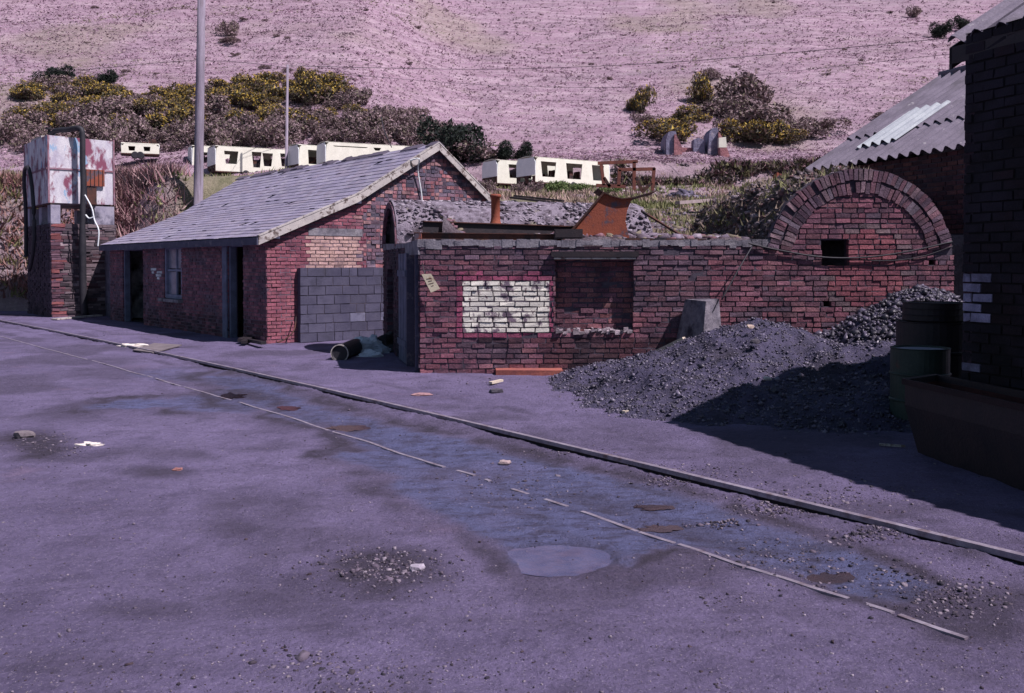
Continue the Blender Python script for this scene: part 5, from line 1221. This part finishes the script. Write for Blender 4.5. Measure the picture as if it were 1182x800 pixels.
mb = MB(); mb.bar(P(782, 234, 27), P(850, 229, 29), .16, .09); tag(mb.build('old_sleeper', M('bleached_timber', (.36, .29, .29), (.26, .21, .21), 5, rough=.9), origin=P(782, 234, 27)), 'bleached timber baulk lying on the grass behind the wall', 'timber')
mb = MB(); mb.bar(P(590, 228, 34), P(690, 240, 27), .12, .07); mb.bar(P(594, 226, 35), P(650, 232, 31), .1, .06); tag(mb.build('old_rails', STEELD, origin=P(590, 228, 34)), 'two old iron rails lying in the grass in front of the caravans', 'rails')
def hillhit(u, v):
    lo = 20.; prev = None
    y = 24.
    while y < 320:
        q = P(u, v, y)
        if q.z < float(HH(q.x, y)): 
            q.z = HN(q.x, y)-.1; return q
        y += .5
    return None
# ruined cottage on the hill
yc = hillhit(800, 179).y; bz = P(800, 178, yc).z
RC = empty('ruined_cottage', P(800, 178, yc), 'ruined stone and brick cottage with two broken gables amid gorse on the hillside', 'ruin')
def ruinwall(nm, pts, dep, col, y0):
    q = [P(u, v, y0) for u, v in pts]; mb = MB(); mb.prism([(a.x, a.z) for a in q], [], V((0, y0, 0)), UX, NY, 0, -dep); 
    mb.build(nm, col, RC)
SB = M('blue_grey_stone', (.24, .24, .33), (.14, .13, .19), .9, c3=(.4, .35, .38), s3=1.1, t3=(.55, .7), rough=.95, bump=.8, bscale=3, bdist=.15)
SPk = M('pink_brick_ruin', (.40, .19, .19), (.28, .13, .15), 1.2, c3=(.12, .09, .12), s3=1.3, t3=(.55, .7), rough=.95, bump=.8, bscale=3, bdist=.15)
ruinwall('end_wall', [(769, 180), (769, 160), (772, 152), (780, 151), (781, 156), (781, 180)], 3.2, SB, yc-1)
ruinwall('brick_gable', [(778, 182), (778.5, 155), (780.5, 155), (788, 171), (787, 182)], .5, SPk, yc-1.2)
ruinwall('low_wall', [(786, 181), (786, 170), (802, 171), (803, 181)], .6, SPk, yc+.5)
ruinwall('centre_wall', [(800, 182), (801, 161), (806, 159), (812, 161), (813, 168), (815, 181)], 1.2, SB, yc)
ruinwall('end_wall', [(817, 182), (819, 153), (822, 148), (828, 147), (830, 153), (831, 182)], 2.6, SB, yc-.5)
ruinwall('brick_gable', [(829, 182), (829.5, 152), (835, 160), (840, 173), (843, 182)], .5, SPk, yc-.8)
ruinwall('pale_block', [(830, 170), (830, 159), (838, 158), (839, 170)], .5, WHITE, yc-1.5)

# ================================================================== BUSHES
def bushmesh(n, flat, cols, fl=None, seed=0, rag=.35, size=.085, dirup=.3):
    rs = np.random.RandomState(seed); global RS; keep = RS; RS = rs
    K_ = 9; cen = np.stack([rs.uniform(-.62, .62, K_), rs.uniform(-.5, .5, K_), rs.uniform(.15, .75, K_)*flat], 1); rad = rs.uniform(.22, .42, K_)
    i = rs.randint(0, K_, n); d = rs.normal(0, 1, (n, 3)); d /= np.linalg.norm(d, axis=1)[:, None]; r = rad[i]*(rs.uniform(.45, 1.0, n)**.5)*(1+rag*rs.normal(0, .35, n))
    p = cen[i]+d*r[:, None]*np.array([1, 1, flat*.9]); p[:, 2] = np.maximum(p[:, 2], .01)
    def tris(p, size, cols_, stretch=1.):
        m = len(p); a = rs.normal(0, 1, (m, 3)); a /= np.linalg.norm(a, axis=1)[:, None]; b = rs.normal(0, 1, (m, 3)); s = size*rs.uniform(.5, 1.5, (m, 1))
        v = np.stack([p-a*s, p+a*s, p+b*s*stretch], 1).reshape(-1, 3); return v, np.arange(m*3).reshape(-1, 3), pick(m, cols_, .3)
    out = [tris(p, size, cols)]
    f = None
    if fl is not None:
        w = d[:, 2] > -.1; pf = p[w][:int(n*fl[1])]+d[w][:int(n*fl[1])]*.05; f = tris(pf, size*.75, fl[0])
    RS = keep; return out[0], f
KINDS = {}
def mkbush(kind, seed, n, flat, cols, fl=None, **kw):
    a, f = bushmesh(n, flat, cols, fl, seed, **kw)
    o = bpy.data.objects.new('tmp', None)
    def me(d):
        ob = np_mesh('foliage', d[0], d[1], LEAF, d[2]); m = ob.data; bpy.data.objects.remove(ob); return m
    stem = MB()
    for k in range(5):
        th = k*1.26+seed; stem.tube([V((0, 0, -.1)), V((math.cos(th)*.2, math.sin(th)*.2, .25*flat+.05)), V((math.cos(th)*.45, math.sin(th)*.4, .55*flat))], [.03, .02, .008], 5)
    so_ = stem.build('stem', BARK); sm = so_.data; bpy.data.objects.remove(so_)
    KINDS.setdefault(kind, []).append((me(a), me(f) if f else None, sm))
G1 = [(.11, .105, .065), (.15, .13, .075), (.075, .075, .06), (.19, .14, .11)]; YE = [(.42, .29, .06), (.34, .23, .06), (.48, .35, .08)]
B1 = [(.22, .155, .165), (.28, .20, .21), (.16, .115, .125), (.17, .15, .11), (.33, .245, .25)]
for s_ in range(4): mkbush('gorse', 10+s_, 2400, .85, G1+[(.12, .08, .08)], (YE, .36), size=.048)
for s_ in range(4): mkbush('shrub', 20+s_, 2200, .9, B1, None, size=.045)
for s_ in range(2): mkbush('evergreen', 30+s_, 7000, 1.0, [(.025, .035, .028), (.04, .05, .04), (.02, .025, .025)], None, size=.032)
for s_ in range(2): mkbush('green', 40+s_, 6000, .8, [(.13, .18, .07), (.18, .23, .09), (.09, .13, .05)], None, size=.034)
def bush(kind, loc, r, h, label, group=None, name='gorse_bush', cat='bush'):
    fm, bl_, sm = R.choice(KINDS[kind]); root = empty(name, loc, label, cat, group, R.uniform(0, 6.28)); root.scale = (r, r*R.uniform(.8, 1.1), h)
    for nm, m in (('foliage', fm), ('blossom', bl_), ('stem', sm)):
        if m is None: continue
        o = bpy.data.objects.new(nm, m); C.objects.link(o); o.parent = root
    return root
vt = lambda u: np.interp(u, [20, 60, 150, 200, 260, 310, 350, 400, 430, 470, 510], [108, 92, 106, 104, 98, 90, 92, 104, 118, 128, 142])
cnt = 0; used = []
tries = 0
while cnt < 170 and tries < 9000:
    tries += 1; u = R.uniform(15, 510); v = R.uniform(vt(u)+4, 176)
    if v < vt(u)+12 and R.random() < .4: continue
    if any(abs(u-a)/15+abs(v-b)/8 < 1 for a, b in used): continue
    if 150 > v > 120 and u < 90 and R.random() < .6: continue
    q = hillhit(u, v)
    if q is None or q.y < 66: continue
    used.append((u, v)); yel = (u < 430 and v < 156 and R.random() < .76 - (.35 if v > 132 else 0)-(.3 if u > 330 else 0)); r = R.choice([R.uniform(.8, 1.3), R.uniform(1.3, 2.2), R.uniform(1.3, 2.2)])
    if yel: bush('gorse', q, r, r*R.uniform(.8, 1.15), 'yellow-flowering gorse bush in the thick belt across the lower hillside at left', 'gorse bushes in the belt on the left hillside')
    else: bush('shrub', q, r*1.05, r*R.uniform(.8, 1.2), 'leafless brown shrub in the thick belt across the lower hillside at left', 'brown shrubs in the belt on the left hillside', 'bare_shrub', 'shrub')
    cnt += 1
for (u, v, r, h, k, lab, grp) in (
    (813, 116, 1.8, 2.9, 'gorse', 'tall yellow-tipped gorse standing high above the ruined cottage', None),
    (797, 138, 2.0, 1.6, 'gorse', 'yellow gorse up the slope directly above the middle of the ruined cottage', None),
    (764, 164, 2.2, 2.0, 'gorse', 'yellow gorse at the left end of the ruined cottage', None),
    (784, 150, 1.7, 1.5, 'gorse', 'small yellow gorse between the cottage chimney end and the slope above', None),
    (862, 166, 2.3, 2.0, 'gorse', 'full yellow gorse right of the ruined cottage, nearest its right gable', None),
    (884, 168, 2.4, 2.1, 'gorse', 'brightest yellow gorse in the clump right of the ruined cottage', None),
    (912, 168, 1.7, 1.2, 'gorse', 'low yellow gorse at the right end of the clump by the ruined cottage', None),
    (860, 118, 3.2, 3.4, 'shrub', 'tall dark leafless shrub crowning the thicket above the ruined cottage', None),
    (836, 130, 2.6, 2.2, 'shrub', 'dark shrub just right of the tall gorse above the ruin', None),
    (866, 142, 3.0, 2.4, 'shrub', 'spreading dark shrub in the middle of the thicket above the ruin', None),
    (894, 140, 2.6, 1.8, 'shrub', 'low brown shrub at the upper right of the thicket', None),
    (845, 156, 2.0, 1.8, 'shrub', 'brown shrub tucked right behind the right gable of the ruin', None),
    (821, 93, 1.1, 1.3, 'shrub', 'small lone bush above the tall gorse on the open bracken', None),
    (740, 132, 1.3, 2.6, 'gorse', 'lone upright gorse on the open slope left of the ruin thicket', None),
    (744, 142, 1.3, 1.0, 'shrub', 'small dark shrub at the foot of the lone upright gorse', None),
    (931, 158, 2.0, 1.4, 'shrub', 'brown shrub right of the yellow clump', None),
    (948, 146, 2.2, 1.3, 'shrub', 'low grey-brown shrub farthest right of the ruin thicket', None),
    (900, 152, 2.0, 1.5, 'shrub', 'dark shrub directly behind the yellow clump', None),
    (1052, 14, 2.0, 2.2, 'shrub', 'dark bush at the very top of the slope, left of the pair by the roof', None),
    (1085, 42, 2.0, 2.6, 'evergreen', 'dark green bush high on the slope left of the near roof corner', None),
    (1114, 34, 2.2, 2.4, 'evergreen', 'dark green bush on the upper slope just behind the near roof edge', None),
    (1016, 134, 1.6, 1.2, 'shrub', 'small dark bush just above the corrugated roof verge', None),
    (262, 42, 1.6, 2.0, 'shrub', 'small rusty brown bush alone on the upper slope right of the timber pole', None),
    (268, 50, 1.8, .9, 'shrub', 'low scrubby bush just below the rusty brown bush on the upper slope', None),
    (528, 181, 2.9, 3.3, 'evergreen', 'big dark evergreen bush right behind the shed apex', None),
    (548, 184, 2.4, 1.9, 'evergreen', 'right-hand shoulder bush of the dark evergreen clump', None),
    (592, 184, 1.5, 1.5, 'evergreen', 'small dark evergreen bush above the two cream caravans', None),
    (562, 190, 3.2, 1.9, 'shrub', 'brown twiggy bush behind the caravan nearest the gable', None),
    (120, 100, 1.6, 1.5, 'evergreen', 'dark bush breaking the top edge of the gorse belt', None), (60, 98, 2.0, 1.8, 'evergreen', 'dark bush at the top left corner of the gorse belt', None)):
    q = hillhit(u, v) if v < 175 else None
    if q is None or q.y < 64: q = P(u, v, 68); q.z = HN(q.x, 68)-.1
    kb = 1.35 if 730 < u < 960 else 1.0; bush(k, q, r*kb, h*kb, lab, grp, {'gorse': 'gorse_bush', 'shrub': 'bare_shrub', 'evergreen': 'evergreen_bush'}[k], 'bush')
for (u, v, y, r, h, lab) in ((647, 222, 50, 1.25, 1.1, 'leafy green shrub in front of the three-windowed caravan'), (672, 224, 47, .9, .7, 'smaller green shrub just right of the leafy one, before the caravan'), (700, 226, 44, .8, .6, 'low green shrub under the rusted steel frame')):
    q = P(u, v, y); q.z = HN(q.x, y)-.05; bush('green', q, r, h, lab, None, 'green_shrub', 'shrub')
for (u, v, y, r, h) in ((560, 224, 47, .8, .9), (600, 226, 50, .6, .7), (617, 224, 52, .6, .9)):
    q = P(u, v, y); q.z = HN(q.x, y)-.05; bush('shrub', q, r, h, 'dry brown weed clump at the foot of the two cream caravans', 'dry weed clumps before the caravans', 'weed_clump', 'weeds')
# scattered dark tufts over the open upper slope
for i in range(46):
    u = R.uniform(60, 1080); v = R.uniform(6, 95)
    q = hillhit(u, v)
    if q is None or q.y < 80: continue
    r = R.uniform(.35, .8); bush('shrub', q, r, r*.6, 'small dark tuft dotted on the open bracken slope', 'small tufts scattered over the open slope', 'bracken_tuft', 'tuft')
